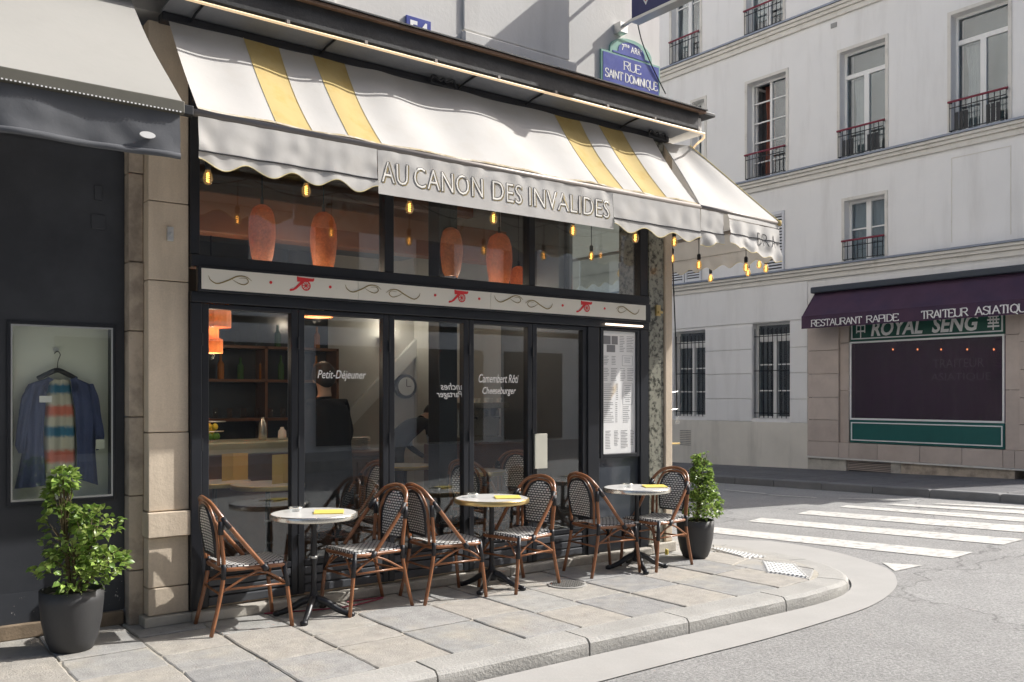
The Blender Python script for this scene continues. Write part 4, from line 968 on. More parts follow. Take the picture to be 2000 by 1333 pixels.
def serif(mb, s, w, h, fn, bold=.13):
    tot = sum(GL[c][2] for c in s) - .12; k = w / tot; x = 0
    for c in s:
        st, sf, adv = GL[c]
        for line in st:
            for a, b in zip(line, line[1:]):
                A, B = Vector(((x + a[0]) * k, a[1] * h)), Vector(((x + b[0]) * k, b[1] * h)); d = (B - A)
                if d.length < 1e-6: continue
                vert = abs(d.normalized().y); n = Vector((-d.y, d.x)).normalized() * (h * bold * (.62 + .38 * vert)) * .5; e = d.normalized() * h * .02
                mb.add([fn(*(A - e + n)), fn(*(A - e - n)), fn(*(B + e - n)), fn(*(B + e + n))], [(0, 1, 2, 3)])
        for p in sf:
            cx, cy = (x + p[0]) * k, p[1] * h; t = h * .028; q = k * .11
            y0, y1 = (cy, cy + 2 * t) if p[1] < .5 else (cy - 2 * t, cy)
            mb.add([fn(cx - q, y0), fn(cx + q, y0), fn(cx + q, y1), fn(cx - q, y1)], [(0, 1, 2, 3)])
        x += adv
XW = x1 - x0
mb = MB(); serif(mb, 'RUE', XW * .28, .085, lambda a, b: (x0 + XW * .37 + a, 6.569, zt - .145 + b), .13); serif(mb, 'SAINT DOMINIQUE', XW * .885, .085, lambda a, b: (x0 + XW * .058 + a, 6.569, zt - .265 + b), .15)
mb.build('lettering', M_letterwhite, sp)
v, f = text_mesh('7ᵐᵉ ARRᵗ', XW * .34, .075, 0, .012); mb = MB(); mb.add([(x0 + XW * .33 + a, 6.569, zt + .045 + b) for a, b in v], f); mb.build('district_lettering', M_letterwhite, sp)
hn = thing('house_number', 'small blue enamel plate reading 54 above the canopy', 'house number', (3.9, 6.6, 4.5))
a = on_y(792, 30, 6.595); b = on_y(840, 50, 6.595)
mb = MB(); mb.box(a.x, b.x, 6.58, 6.6, 4.5, a.z); mb.build('plate', M_blue, hn, bevel=.003)
v, f = text_mesh('54', (b.x - a.x) * .78, .17, 0, .03); mb = MB(); mb.add([(a.x + (b.x - a.x) * .11 + p, 6.578, a.z - .20 + q) for p, q in v], f); mb.build('numerals', M_letterwhite, hn)
# projecting sign
ps = thing('projecting_sign', 'navy projecting sign with red lozenge high on the corner wall', 'sign', (6.3, 6.2, 5.25))
q = on_y(1240, 40, 6.35); X_ = q.x
mb = MB(); mb.box(X_ - .05, X_ + .05, 5.62, 6.35, q.z, q.z + .9); mb.build('panel', M_navy, ps, bevel=.01)
mb = MB(); mb.box(X_ - .06, X_ + .06, 5.60, 6.352, q.z - .035, q.z - .002); mb.build('frame', M_alu, ps, bevel=.004)
for yy0, sc, mm, dx in ((6.2, .12, M_letterwhite, .052), (6.2, .10, M_red, .055)):
    cy, cz = 6.15, q.z + .26; mb = MB(); mb.add([(X_ - dx, cy, cz - sc * 1.6), (X_ - dx, cy + sc, cz), (X_ - dx, cy, cz + sc * 1.6), (X_ - dx, cy - sc, cz)], [(0, 1, 2, 3)])
    mb.add([(X_ + dx, cy, cz - sc * 1.6), (X_ + dx, cy + sc, cz), (X_ + dx, cy, cz + sc * 1.6), (X_ + dx, cy - sc, cz)], [(3, 2, 1, 0)]); mb.build('lozenge', mm, ps)
mb = MB(); mb.tube([(X_, 6.36, q.z + .02), (X_, 6.6, q.z - .02)], .018, 8); mb.tube([(X_, 6.36, q.z + .5), (X_, 6.6, q.z + .5)], .018, 8); mb.box(X_ - .05, X_ + .05, 6.5, 6.6, q.z - .07, q.z + .03); mb.build('bracket', M_alu, ps)
a = on_y(1245, 45, 6.5); b = on_y(1300, 184, 6.52); mb = MB(); mb.tube(cr([a, on_y(1255, 85, 6.55), on_y(1276, 135, 6.56), on_y(1300, 184, 6.565)], 5), .006, 5); tag(mb.build('sign_cable', M_bars), 'black cable running down from the navy sign across the blue plaque', 'cable')

# ================================================================== CAFE INTERIOR
room = thing('cafe_interior', 'dim café room with copper brown ceiling seen through the glass', 'room', (4.5, 9, .09))
mb = MB(); mb.box(2.06, 6.75, 6.6, 12.2, .02, .09); mb.build('floor', M_floor, room)
mb = MB(); mb.box(2.06, 6.75, 6.62, 12.2, 4.1, 4.2); mb.build('ceiling', M_ceil, room)
mb = MB(); mb.box(1.9, 2.05, 6.9, 12.2, .09, 4.1); mb.build('left_wall', M_intw, room)
mb = MB(); mb.box(1.9, 5.25, 12.2, 12.35, .09, 4.1); mb.build('back_wall', M_intw, room)
mb = MB(); mb.box(5.25, 6.75, 11.2, 11.35, .09, 4.1); mb.box(5.25, 5.3, 11.35, 12.2, .09, 4.1); mb.build('stair_wall', M_intlight, room)
for k in range(6):
    y = 7.3 + k * .8; mb = MB(); mb.box(2.06, 6.75, y, y + .14, 3.92 - .0, 4.098); mb.build('ceiling_beam', M_ceil, room, bevel=.01)
mb = MB(); mb.box(2.1, 5.8, 7.75, 7.95, 3.0, 3.35); mb.build('bulkhead', M_ceil, room, bevel=.01)
mb = MB(); mb.box(2.1, 5.8, 7.96, 10, 3.30, 3.36); mb.build('bulkhead_panel', M_intw, room)
mb = MB(); mb.box(4.66, 4.87, 7.3, 7.5, .09, 4.1); mb.build('column', M_dark, room, bevel=.01)
mb = MB(); mb.box(4.872, 4.93, 7.38, 7.385, 1.7, 1.82); 
# side wall: glazed high window towards the side street, solid below and beyond
mb = MB(); mb.box(6.72, 6.93, 7.05, 7.98, .1, 2.35); mb.box(6.72, 6.93, 7.98, 9.1, .1, 4.1); mb.build('side_wall', M_intw, room)
mb = MB(); mb.box(6.80, 6.84, 7.06, 7.97, 2.36, 2.42); mb.box(6.80, 6.84, 7.93, 7.975, 2.42, 4.1); mb.box(6.815, 6.822, 7.06, 7.93, 2.42, 4.1, 1); mb.build('side_window', [M_dark, M_glass], room)
# diagonal stair string and clock on the light wall
p0, p1 = on_y(765, 730, 11.15), on_y(835, 655, 11.15)
mb = MB(); d = (p1 - p0).normalized(); n = Vector((-d.z, 0, d.x)) * .09; e = d * 1.2
q = [p0 - e - n, p1 + e - n, p1 + e + n, p0 - e + n]; mb.add([(v.x, 11.12, v.z) for v in q] + [(v.x, 11.2, v.z) for v in q], [(0, 1, 2, 3), (7, 6, 5, 4), (0, 4, 5, 1), (1, 5, 6, 2), (2, 6, 7, 3), (3, 7, 4, 0)]); mb.build('stair_string', M_frame, room)
p = on_y(802, 755, 11.0); clk = thing('wall_clock', 'round dark wall clock on the pale wall by the stairs', 'clock', p)
def disc_y(mb, c, r, y0, y1, n=24):
    vs = [(c[0] + r * math.cos(2 * math.pi * k / n), y, c[2] + r * math.sin(2 * math.pi * k / n)) for y in (y0, y1) for k in range(n)]
    mb.add(vs, [tuple(range(n - 1, -1, -1)), tuple(range(n, 2 * n))] + [(k, (k + 1) % n, n + (k + 1) % n, n + k) for k in range(n)])
mb = MB(); disc_y(mb, p, .17, 11.12, 11.19); mb.build('case', M_bars, clk)
mb = MB(); disc_y(mb, p, .13, 11.112, 11.119); mb.build('face', M_frame, clk)
mb = MB(); mb.box(p.x - .005, p.x + .005, 11.105, 11.111, p.z, p.z + .1); mb.box(p.x, p.x + .07, 11.105, 11.111, p.z - .005, p.z + .005); mb.build('hands', M_bars, clk)
sc = thing('wall_sconce', 'small lit cone lamp on the pale wall by the stairs deep inside', 'wall lamp', (6.25, 11.1, 2.3))
mb = MB(); mb.lathe([(.05, 0), (.09, .14)], (6.25, 11.1, 2.3), 14, cap=False); mb.build('lamp_shade', M_frame, sc); mb = MB(); mb.lathe([(.004, 0), (.025, .03), (.004, .07)], (6.25, 11.1, 2.32), 8); mb.build('bulb', M_fil2, sc)
pl = bpy.data.lights.new('sconce_light', 'POINT'); pl.energy = 4; pl.color = (1, .88, .74); pl.shadow_soft_size = .06; po = bpy.data.objects.new('sconce_light', pl); C.objects.link(po); po.parent = sc; po.location = (0, -.12, .2)
# bar counter with carved front and cream edged top
bar = thing('bar_counter', 'dark bar counter with cream edged top and carved reddish end panel', 'bar counter', (3.3, 8.3, .09))
mb = MB(); mb.box(2.06, 3.95, 8.15, 8.75, .09, 1.06); mb.build('body', M_wood, bar)
mb = MB(); mb.box(2.06, 3.98, 8.1, 8.8, 1.062, 1.17); mb.build('top', mat('cream counter edge', (.48, .47, .36), .4), bar, bevel=.01)
e0 = on_y(672, 900, 8.0); e1 = on_y(742, 900, 8.0)
mb = MB(); mb.box(e0.x, e1.x + .1, 8.0, 8.7, .09, 1.0); mb.build('end_cabinet', M_wood, bar, bevel=.01)
for i in range(5):
    xx = e0.x + .03 + i * .1; mb = MB(); mb.box(xx, xx + .05, 7.975, 7.999, .3, .95); mb.build('carved_panel', M_wood, bar, bevel=.012)
mb = MB(); mb.box(e0.x - .04, e1.x + .14, 7.95, 8.75, 1.002, 1.05); mb.build('cabinet_top', M_wood, bar, bevel=.012)
# back shelves with glasses and bottles
shf = thing('back_shelf', 'wooden back bar shelves against the far wall behind the counter', 'shelf', (3.3, 9.8, .09))
for zz in (1.78, 2.15, 1.35):
    mb = MB(); mb.box(2.2, 4.8, 9.7, 9.98, zz - .03, zz); mb.build('shelf_board', M_wood, shf)
for xx in (2.2, 3.0, 3.9, 4.77):
    mb = MB(); mb.box(xx, xx + .03, 9.7, 9.98, .09, 2.15); mb.build('upright', M_wood, shf)
mb = MB(); mb.box(2.2, 4.8, 9.99, 10.02, .09, 2.6); mb.build('back_panel', mat('dark mirror panel', (.05, .055, .06), .12, coat=.5), shf)
bn = 0
ORD = ['first', 'second', 'third', 'fourth', 'fifth', 'sixth', 'seventh', 'eighth', 'ninth', 'tenth', 'last']
desc = ['green', 'amber', 'dark', 'clear']
for zz, nm in ((1.78, 'lower'), (2.15, 'top')):
    for k in range(11):
        xx = 2.32 + k * .225 + R.uniform(-.03, .03); kind = R.randrange(4)
        m = [M_bottle, M_amb, M_bars, M_clear][kind]; h = R.uniform(.24, .31)
        mb = MB(); mb.lathe([(.034, 0), (.036, .02), (.036, h * .6), (.014, h * .75), (.013, h)], (xx, 9.84, zz + .001), 10)
        o = mb.build('bottle', m, smooth=False); tag(o, '%s bottle, %s from the left on the %s back bar shelf' % (desc[kind], ORD[k], nm), 'bottle', 'bottles on the back bar shelves')
for k in range(16):
    xx = 2.3 + k * .155; mb = MB(); mb.lathe([(.028, 0), (.034, .11), (.031, .11), (.026, .006)], (xx, 9.82, 1.351), 10)
    tag(mb.build('drinking_glass', M_clear, smooth=True), 'drinking glass in the row on the lowest back bar shelf', 'glass', 'drinking glasses on the lowest back bar shelf')
for k, (xx, h, m, lab) in enumerate([(3.35, .22, M_steel, 'steel cocktail shaker on the bar counter near the first door post'), (3.55, .12, M_frame, 'small white jug on the bar counter'), (3.72, .30, M_amb, 'amber syrup bottle at the right end of the bar counter')]):
    mb = MB(); mb.lathe([(.035, 0), (.042, .02), (.038, h * .7), (.018, h * .85), (.018, h)], (xx, 8.4, 1.172), 12); tag(mb.build(['cocktail_shaker', 'jug', 'syrup_bottle'][k], m, smooth=True), lab, ['shaker', 'jug', 'bottle'][k])
pt = on_y(703, 830, 8.3)
mb = MB(); mb.lathe([(.07, 0), (.11, .015)], (pt.x, 8.3, 1.052), 16); st = tag(mb.build('plate', M_frame), 'lowest white plate of the stack on the wooden end cabinet', 'plate', 'stacked plates on the end cabinet')
for k, nm_ in enumerate(['second', 'third', 'fourth', 'fifth', 'sixth', 'topmost']):
    c = st.copy(); C.objects.link(c); c.location.z = .018 * (k + 1); c['label'] = '%s white plate of the stack on the wooden end cabinet' % nm_
# fruit press / lemons on the counter
fb = thing('fruit_basket', 'wire basket of lemons and limes on the left end of the bar', 'fruit basket', (2.75, 8.35, 1.171))
bx = on_y(412, 845, 8.35)
for zz, r in ((1.18, .07), (1.27, .11), (1.36, .13)):
    mb = MB(); mb.tube([(bx.x + r * math.cos(a * math.pi / 8), 8.35 + r * math.sin(a * math.pi / 8), zz) for a in range(16)], .004, 5, closed=True); mb.build('hoop', M_alu, fb)
for k in range(12):
    a = R.uniform(0, 6.28); r = R.uniform(.01, .08); mb = MB(); mb.lathe([(.004, -.032), (.022, -.022), (.03, 0), (.022, .022), (.004, .034)], (bx.x + r * math.cos(a), 8.35 + r * math.sin(a), 1.22 + .045 * (k % 3)), 9)
    mb.build('lemon' if k % 3 else 'lime', M_lemon if k % 3 else M_lime, fb, smooth=True)
# coffee machine
cf = thing('coffee_machine', 'chrome coffee machine on the counter deep inside, behind the rightmost door', 'coffee machine', (6.2, 8.7, 1.1))
mb = MB(); mb.box(5.5, 6.55, 8.4, 8.95, .09, 1.05); tag(mb.build('side_counter', M_wood, bevel=.01), 'reddish wooden side counter behind the rightmost door', 'counter')
mb = MB(); mb.box(5.75, 6.35, 8.5, 8.9, 1.052, 1.12); mb.build('base', M_steel, cf, bevel=.01)
mb = MB(); mb.box(5.75, 6.35, 8.62, 8.9, 1.122, 1.45); mb.build('body', M_steel, cf, bevel=.02)
mb = MB(); mb.box(5.72, 6.38, 8.46, 8.92, 1.452, 1.52); mb.build('top', M_steel, cf, bevel=.01)
for xx in (5.88, 6.2):
    mb = MB(); mb.lathe([(.03, 1.36), (.035, 1.45)], (xx, 8.55, 0), 10); mb.tube([(xx, 8.55, 1.36), (xx, 8.42, 1.34)], .011, 6); mb.build('brew_head', M_bars, cf)
for k in range(7): mb = MB(); mb.lathe([(.025, 0), (.034, .05)], (5.78 + k * .09, 8.6 + .05 * (k % 2), 1.521), 10); tag(mb.build('cup', M_frame), 'white cup, %s from the left on top of the coffee machine' % ['first', 'second', 'third', 'fourth', 'fifth', 'sixth', 'seventh'][k], 'cup', 'cups on the coffee machine')
# pendants
for (px, py0, py1, wpx, Y), lab in zip([(512, 400, 515, 62, 7.3), (632, 415, 528, 60, 7.3), (880, 445, 541, 50, 7.3), (975, 456, 560, 52, 7.3), (1013, 520, 580, 34, 8.4)],
        ['tall woven copper pendant, leftmost behind the upper glass', 'tall woven copper pendant, second from the left behind the upper glass', 'woven copper pendant right of the dark column', 'woven copper pendant just left of the second window post', 'small glossy copper pendant low beside the second window post']):
    a = on_y(px, py0, Y); b = on_y(px, py1, Y); w = (on_y(px + wpx / 2, py0, Y) - on_y(px - wpx / 2, py0, Y)).length * .40; h = a.z - b.z
    t = thing('pendant_lamp', lab, 'pendant lamp', (a.x, Y, b.z), group='copper pendant lamps behind the upper glass')
    prof = [(w * .55, 0), (w * .62, 0.01), (w * .80, .12 * h), (w * .97, .4 * h), (w, .55 * h), (w * .93, .75 * h), (w * .7, .92 * h), (w * .3, .99 * h), (.02, h)]
    prof = [(p.x, p.y) for p in cr([(r, z, 0) for r, z in prof], 3)]
    mb = MB(); mb.lathe(prof, (a.x, Y, b.z), 24, cap=False); mb.build('lamp_shade', M_reed, t, smooth=True)
    mb = MB(); mb.lathe([(.014, h), (.014, h + .06)], (a.x, Y, b.z), 8); mb.build('cap', M_bars, t)
    mb = MB(); mb.tube([(a.x, Y, b.z + h + .05), (a.x, Y, 4.1)], .005, 5); mb.build('cord', M_bars, t)
    mb = MB(); mb.lathe([(.005, -.04), (.03, -.02), (.03, .02), (.01, .05)], (a.x, Y, b.z + h * .72), 10); mb.build('bulb', M_fil2, t)
    pl = bpy.data.lights.new('pendant_light', 'POINT'); pl.energy = 4.5; pl.color = (1, .80, .62); pl.shadow_soft_size = .04; po = bpy.data.objects.new('pendant_light', pl); C.objects.link(po); po.parent = t; po.location = (0, 0, -.05)
for (px, py, Y, w, hh), lab in zip([(412, 640, 7.9, .34, .16), (412, 690, 7.9, .2, .12), (620, 620, 8.2, .3, .2)], ['fringed copper shade low behind the left door', 'small copper shade hanging under the fringed one behind the left door', 'fringed copper shade behind the second door']):
    p = on_y(px, py, Y); t = thing('fringed_lamp', lab, 'lamp', p)
    mb = MB(); mb.lathe([(w / 2, 0), (w / 2, hh), (w / 3, hh + .01), (w / 3, hh + .1)], p, 18, cap=False); mb.build('lamp_shade', M_reed, t)
    mb = MB(); mb.tube([(p.x, p.y, p.z + hh), (p.x, p.y, 3.3)], .005, 5); mb.build('cord', M_bars, t)
    mb = MB(); mb.lathe([(.004, 0), (.02, .03), (.004, .07)], (p.x, p.y, p.z + .02), 8); mb.build('bulb', M_fil2, t)
    pl = bpy.data.lights.new('shade_light', 'POINT'); pl.energy = 5; pl.color = (1, .78, .58); pl.shadow_soft_size = .04; po = bpy.data.objects.new('shade_light', pl); C.objects.link(po); po.parent = t; po.location = (0, 0, -.02)

# ================================================================== PEOPLE (inside, behind the glass)
def person(label, joints, edges, root, loc, mats, pick, hair=None, face=None):
    names = list(joints); me = bpy.data.meshes.new('person'); idx = {n: i for i, n in enumerate(names)}
    me.from_pydata([joints[n][0] for n in names], [(idx[a], idx[b]) for a, b in edges], [])
    ob = bpy.data.objects.new('person_tmp', me); C.objects.link(ob)
    sk = ob.modifiers.new('s', 'SKIN'); sk.use_smooth_shade = True
    for i, n in enumerate(names):
        r = joints[n][1]; me.skin_vertices[0].data[i].radius = r if isinstance(r, tuple) else (r, r)
        me.skin_vertices[0].data[i].use_root = (n == root)
    sb_ = ob.modifiers.new('d', 'SUBSURF'); sb_.levels = 2; sb_.render_levels = 2
    dg = bpy.context.evaluated_depsgraph_get(); m2 = bpy.data.meshes.new_from_object(ob.evaluated_get(dg))
    bpy.data.objects.remove(ob)
    t = thing('person', label, 'person', loc, world=False)
    o = bpy.data.objects.new('body', m2); C.objects.link(o); o.parent = t
    m2.materials.clear()
    for m in mats: m2.materials.append(m)
    for p in m2.polygons: p.material_index = pick(p.center); p.use_smooth = True
    return t
def human(label, loc, rz, bend=0., arms='down', mats=None, top=1.42):
    J = {}; P = Vector
    hip = P((0, 0, .95)); b = rad(bend)
    def up(d, side=0, fwd=0): return hip + P((math.sin(b) * d + math.cos(b) * fwd, side, math.cos(b) * d - math.sin(b) * fwd))
    J['hip'] = (hip, (.16, .12)); J['waist'] = (up(.16), (.145, .11)); J['chest'] = (up(.36), (.18, .125)); J['neckb'] = (up(.52), (.09, .08)); J['neck'] = (up(.60), (.055, .055))
    J['head'] = (up(.70, 0, .02), (.085, .10)); J['crown'] = (up(.80, 0, .01), (.07, .085))
    E_ = [('hip', 'waist'), ('waist', 'chest'), ('chest', 'neckb'), ('neckb', 'neck'), ('neck', 'head'), ('head', 'crown')]
    for s, n in ((1, 'l'), (-1, 'r')):
        J['sh' + n] = (up(.48, s * .17), .062)
        if arms == 'down': el, wr, hd = up(.22, s * .26, .02), up(-.0, s * .25, .16), up(-.06, s * .23, .22)
        else: el, wr, hd = up(.36, s * .22, .28), up(.48, s * .18, .50), up(.52, s * .17, .57)
        J['el' + n] = (el, .045); J['wr' + n] = (wr, .03); J['hd' + n] = (hd, (.022, .035))
        J['fi' + n] = (hd + (hd - wr).normalized() * .09, .013)
        E_ += [('chest', 'sh' + n), ('sh' + n, 'el' + n), ('el' + n, 'wr' + n), ('wr' + n, 'hd' + n), ('hd' + n, 'fi' + n)]
        J['th' + n] = (hip + P((0.0, s * .10, -.10)), .085); J['kn' + n] = (hip + P((.02, s * .11, -.46)), .058); J['an' + n] = (hip + P((-.02, s * .11, -.87)), .042); J['to' + n] = (hip + P((.13, s * .12, -.92)), .035)
        E_ += [('hip', 'th' + n), ('th' + n, 'kn' + n), ('kn' + n, 'an' + n), ('an' + n, 'to' + n)]
    headc = J['head'][0]
    hands = [J['hdl'][0], J['hdr'][0]]; els = [J['ell'][0], J['elr'][0]]
    def pick(c):
        if (c - headc).length < .17 or (c - J['crown'][0]).length < .14: return 0
        if min((c - h).length for h in hands) < .09: return 0
        if c.z < .88: return 2
        if min((c - h).length for h in els) < .16 and mats[3] is not None: return 3
        return 1
    mm = [m if m is not None else M_coat for m in mats]
    t = person(label, J, E_, 'hip', loc, mm, pick); t.rotation_euler.z = rz
    ax = P((math.sin(b), 0, math.cos(b))); fw = P((math.cos(b), 0, -math.sin(b)))
    mb = MB()
    def hairf(u, v):
        th = u * 2 * math.pi; ph = v * math.pi * (.60 + .22 * max(0, -math.cos(th))); r = .124
        q = fw * (math.cos(th) * math.sin(ph) * r * 1.0) + P((0, 1, 0)) * (math.sin(th) * math.sin(ph) * r * .88) + ax * (math.cos(ph) * r * 1.1)
        if q.dot(fw) > .05 and v > .55: q = q * .8
        return headc + ax * .045 - fw * .01 + q
    mb.grid(hairf, 16, 8); mb.build('hair', M_hair, t, smooth=True)
    mb = MB(); nosep = headc + fw * .105 - ax * .0; mb.tube([nosep + ax * .03 - fw * .015, nosep + fw * .012 - ax * .005, nosep - ax * .015 - fw * .01], [.008, .013, .01], 6); mb.build('nose', M_skin, t, smooth=True)
    for s in (1, -1):
        mb = MB(); mb.lathe([(.004, -.025), (.014, -.012), (.016, .01), (.006, .028)], headc + P((0, s * .09, 0)), 8); mb.build('ear', M_skin, t, smooth=True)
        mb = MB(); mb.lathe([(.003, -.007), (.009, 0), (.003, .007)], headc + fw * .093 + P((0, s * .034, 0)) + ax * .022, 8); mb.build('eye', M_bars, t, smooth=True)
    # fingers
    for hd, wr, s in ((hands[0], J['wrl'][0], 1), (hands[1], J['wrr'][0], -1)):
        d = (hd - wr).normalized(); sd_ = d.cross(P((0, 0, 1))); sd_ = sd_.normalized() if sd_.length > .1 else P((1, 0, 0))
        mb = MB()
        for k, L_ in enumerate((.065, .075, .07, .055)):
            o0 = hd + sd_ * ((k - 1.5) * .019) + d * .01; mb.tube([o0, o0 + d * L_ * .6, o0 + d * L_ - P((0, 0, .02))], [.009, .008, .006], 6)
        o0 = hd - sd_ * .03 - d * .03; mb.tube([o0, o0 - sd_ * .02 + d * .03, o0 - sd_ * .02 + d * .055], [.010, .009, .007], 6)
        mb.build('fingers', M_skin, t, smooth=True)
    return t
p = on_y(634, 900, 7.75)
pc = human('person in a long black coat standing at the bar with back to the window', (p.x, 7.72, .09), rad(90), 3, 'down', [M_skin, M_coat, M_coat, None])
# open skirt of the long coat
mb = MB()
def coatf(u, v):
    th = u * 2 * math.pi; z = 1.42 - .92 * v; w = .23 + .035 * v - .08 * max(0, .12 - v) * 8 * .4; d_ = .155 + .05 * v
    return (d_ * math.cos(th) * (1 + .04 * math.sin(5 * th)), w * math.sin(th) * (1 + .03 * math.sin(7 * th + v)), z)
mb.grid(coatf, 28, 12); mb.build('coat', M_coat, pc, smooth=True)
p = on_y(783, 880, 9.6)
human('person bending over a table in black waistcoat and pale striped shirt', (p.x - .12, 9.6, .09), rad(10), 62, 'fwd', [M_skin, M_coat, M_denim, M_shirt])

# ================================================================== CHAIRS
def chair(label, loc, rz):
    t = thing('bistro_chair', label, 'chair', (0, 0, 0), world=False, group='rattan bistro chairs at the terrace tables')
    # seat: woven cushion with a rolled front edge
    mb = MB(); hw = .215
    def seatf(u, v):                       # u across (y), v front to back
        a = (u - .5) * 2; x = .225 - .43 * v; w = hw * (1 - .10 * v)
        rnd_ = 1 - .09 * abs(a) ** 5 if v < .1 or v > .9 else 1
        y = a * w; z = .462 + .006 * (1 - a * a) - .012 * math.sin(math.pi * v)
        if v < .001: pass
        return Vector((x * rnd_, y, z))
    prof = [(-.045, .0), (-.015, -.0)]
    nu, nv = 16, 16
    def sf(u, v):
        if v < .12:                         # roll over the front rail
            k = v / .12; ang = (1 - k) * math.pi / 2
            b = seatf(u, .0); return Vector((b.x - .02 + .028 * math.sin(ang) + .0, b.y, b.z - .030 + .030 * math.cos(ang) - (.03 * (1 - k) if k < .5 else 0)))
        q = seatf(u, (v - .12) / .88)
        e = min(u, 1 - u)
        if e < .05: q.z -= (.05 - e) / .05 * .022
        return q
    mb.grid(sf, nu, nv, uvf=lambda u, v: (v * .50, u * .43)); 
    mb.build('seat', M_weaveS, t, smooth=True)
    mb = MB(); ring = cr([(.215, -.20, .432), (.225, 0, .432), (.215, .20, .432), (0, .205, .432), (-.195, .185, .432), (-.215, 0, .432), (-.195, -.185, .432), (0, -.205, .432)], 4, True)
    mb.tube(ring, .014, 8, closed=True); mb.build('seat_frame', M_ratt, t, smooth=True)
    # outer hoop: side of the seat up over the back
    hoop = cr([(.075, -.222, .425), (-.03, -.222, .55), (-.15, -.220, .70), (-.225, -.20, .80), (-.27, -.135, .875), (-.292, 0, .905), (-.27, .135, .875), (-.225, .20, .80), (-.15, .220, .70), (-.03, .222, .55), (.075, .222, .425)], 5)
    mb = MB(); mb.tube(hoop, .0155, 8)
    inner_ = cr([(-.225, -.165, .46), (-.235, -.172, .62), (-.25, -.170, .74), (-.275, -.115, .845), (-.288, 0, .875), (-.275, .115, .845), (-.25, .170, .74), (-.235, .172, .62), (-.225, .165, .46)], 5)
    mb.tube(inner_, .011, 8); mb.build('back_hoop', M_ratt, t, smooth=True)
    # woven back
    mb = MB()
    def bf(u, v):
        a = (u - .5) * 2; z = .515 + .345 * v; top = math.sqrt(max(0.0, 1 - (max(0, v - .45) / .56) ** 2.2)); bot = .84 + .16 * min(1, v / .4)
        w = .155 * top * bot; x = -.228 - .052 * v + .012 * (1 - a * a); return Vector((x, a * w, z))
    mb.grid(bf, 14, 18, uvf=lambda u, v: ((bf(u, v).y) , bf(u, v).z)); mb.grid(lambda u, v: bf(1 - u, v) + Vector((-.010, 0, 0)), 14, 18, uvf=lambda u, v: ((bf(1 - u, v).y), bf(1 - u, v).z)); mb.build('back_panel', M_weave, t, smooth=True)
    rim = [bf(0, k / 14) for k in range(15)] + [bf(1, 1 - k / 14) for k in range(1, 15)]
    mb = MB(); mb.tube([r + Vector((-.005, 0, 0)) for r in rim], .011, 8, closed=True); mb.build('back_rim', M_bind, t, smooth=True)
    for s in (-1, 1):
        L1 = [Vector((-.285, s * .205, 0)), Vector((-.225, s * .198, .25)), Vector((-.20, s * .196, .44)), Vector((-.222, s * .205, .70)), Vector((-.226, s * .204, .79))]
        mb = MB(); mb.tube(cr(L1, 4), .0145, 8); lg = mb.build('leg', M_ratt, t, smooth=True)
        mb = MB(); mb.tube([L1[2] - Vector((.002, 0, .07)), L1[2], L1[2] + Vector((-.002, 0, .03))], .0175, 8); mb.build('binding', M_bind, lg, smooth=True); mb = MB(); mb.tube([L1[3] - Vector((0, 0, .03)), L1[3] + Vector((0, 0, .06))], .0185, 8); mb.build('binding', M_bind, lg, smooth=True)
        L2 = [Vector((.265, s * .21, 0)), Vector((.235, s * .205, .25)), Vector((.212, s * .198, .435))]
        mb = MB(); mb.tube(cr(L2, 3), .0145, 8); lg = mb.build('leg', M_ratt, t, smooth=True)
        mb = MB(); mb.tube([L2[1] + Vector((-.002, 0, .03)), L2[2] + Vector((0, 0, .012))], .0175, 8); mb.build('binding', M_bind, lg, smooth=True)
        mb = MB(); p0 = Vector((.075, s * .222, .425)); mb.tube([p0 + Vector((-.02, 0, .025)), p0, p0 + Vector((.01, 0, -.012))], .021, 8); mb.build('joint_binding', M_bind, t, smooth=True); mb = MB(); mb.tube([Vector((-.165, s * .219, .712)), Vector((-.215, s * .205, .785))], .0195, 8); mb.build('joint_binding', M_bind, t, smooth=True)
        # crossing braces on the sides
        mb = MB(); mb.tube(cr([(-.222, s * .198, .28), (-.05, s * .203, .375), (.075, s * .205, .42)], 4), .0085, 6); mb.tube(cr([(.232, s * .204, .30), (.12, s * .203, .375), (.0, s * .203, .42)], 4), .0085, 6); mb.build('brace', M_ratt, t, smooth=True)
    for pts in ([(.236, -.205, .285), (.236, .205, .285)], [(-.222, -.198, .27), (-.222, .198, .27)], [(-.222, -.198, .30), (.236, -.204, .30)], [(-.222, .198, .30), (.236, .204, .30)]):
        mb = MB(); mb.tube(pts, .0085, 6); mb.build('stretcher', M_ratt, t, smooth=True)
    mb = MB(); mb.tube(cr([(.236, -.19, .29), (.225, -.10, .40), (.222, 0, .425), (.225, .10, .40), (.236, .19, .29)], 5), .0085, 6); mb.build('front_arch', M_ratt, t, smooth=True)
    t.location = loc; t.rotation_euler.z = rz
    return t
c0 = chair('rattan chair at the far left, facing the left table', (2.33, 6.16, .003), rad(-4))
index_kids()
def more(label, x, y, deg, group=None, z=.003, sc=1):
    c = copy_tree(c0); c.location = (x, y, z); c.rotation_euler.z = rad(deg); c['label'] = label
    if group: c['group'] = group
    return c
more('rattan chair right of the left table, facing left', 3.255, 6.13, 184)
more('rattan chair left of the middle table, its back to the chair behind it, facing right', 3.925, 6.08, -3)
more('rattan chair right of the middle table, turned a little towards the street', 4.64, 6.03, 190)
more('rattan chair left of the right table, facing right, its feet by the manhole', 5.62, 6.06, -4)
more('rattan chair at the far right, in front of the right planter', 6.22, 5.97, 186)
gi = 'rattan bistro chairs inside the café'
more('rattan chair inside, behind the left door near the first inside table', 3.75, 7.35, 180, gi, .093)
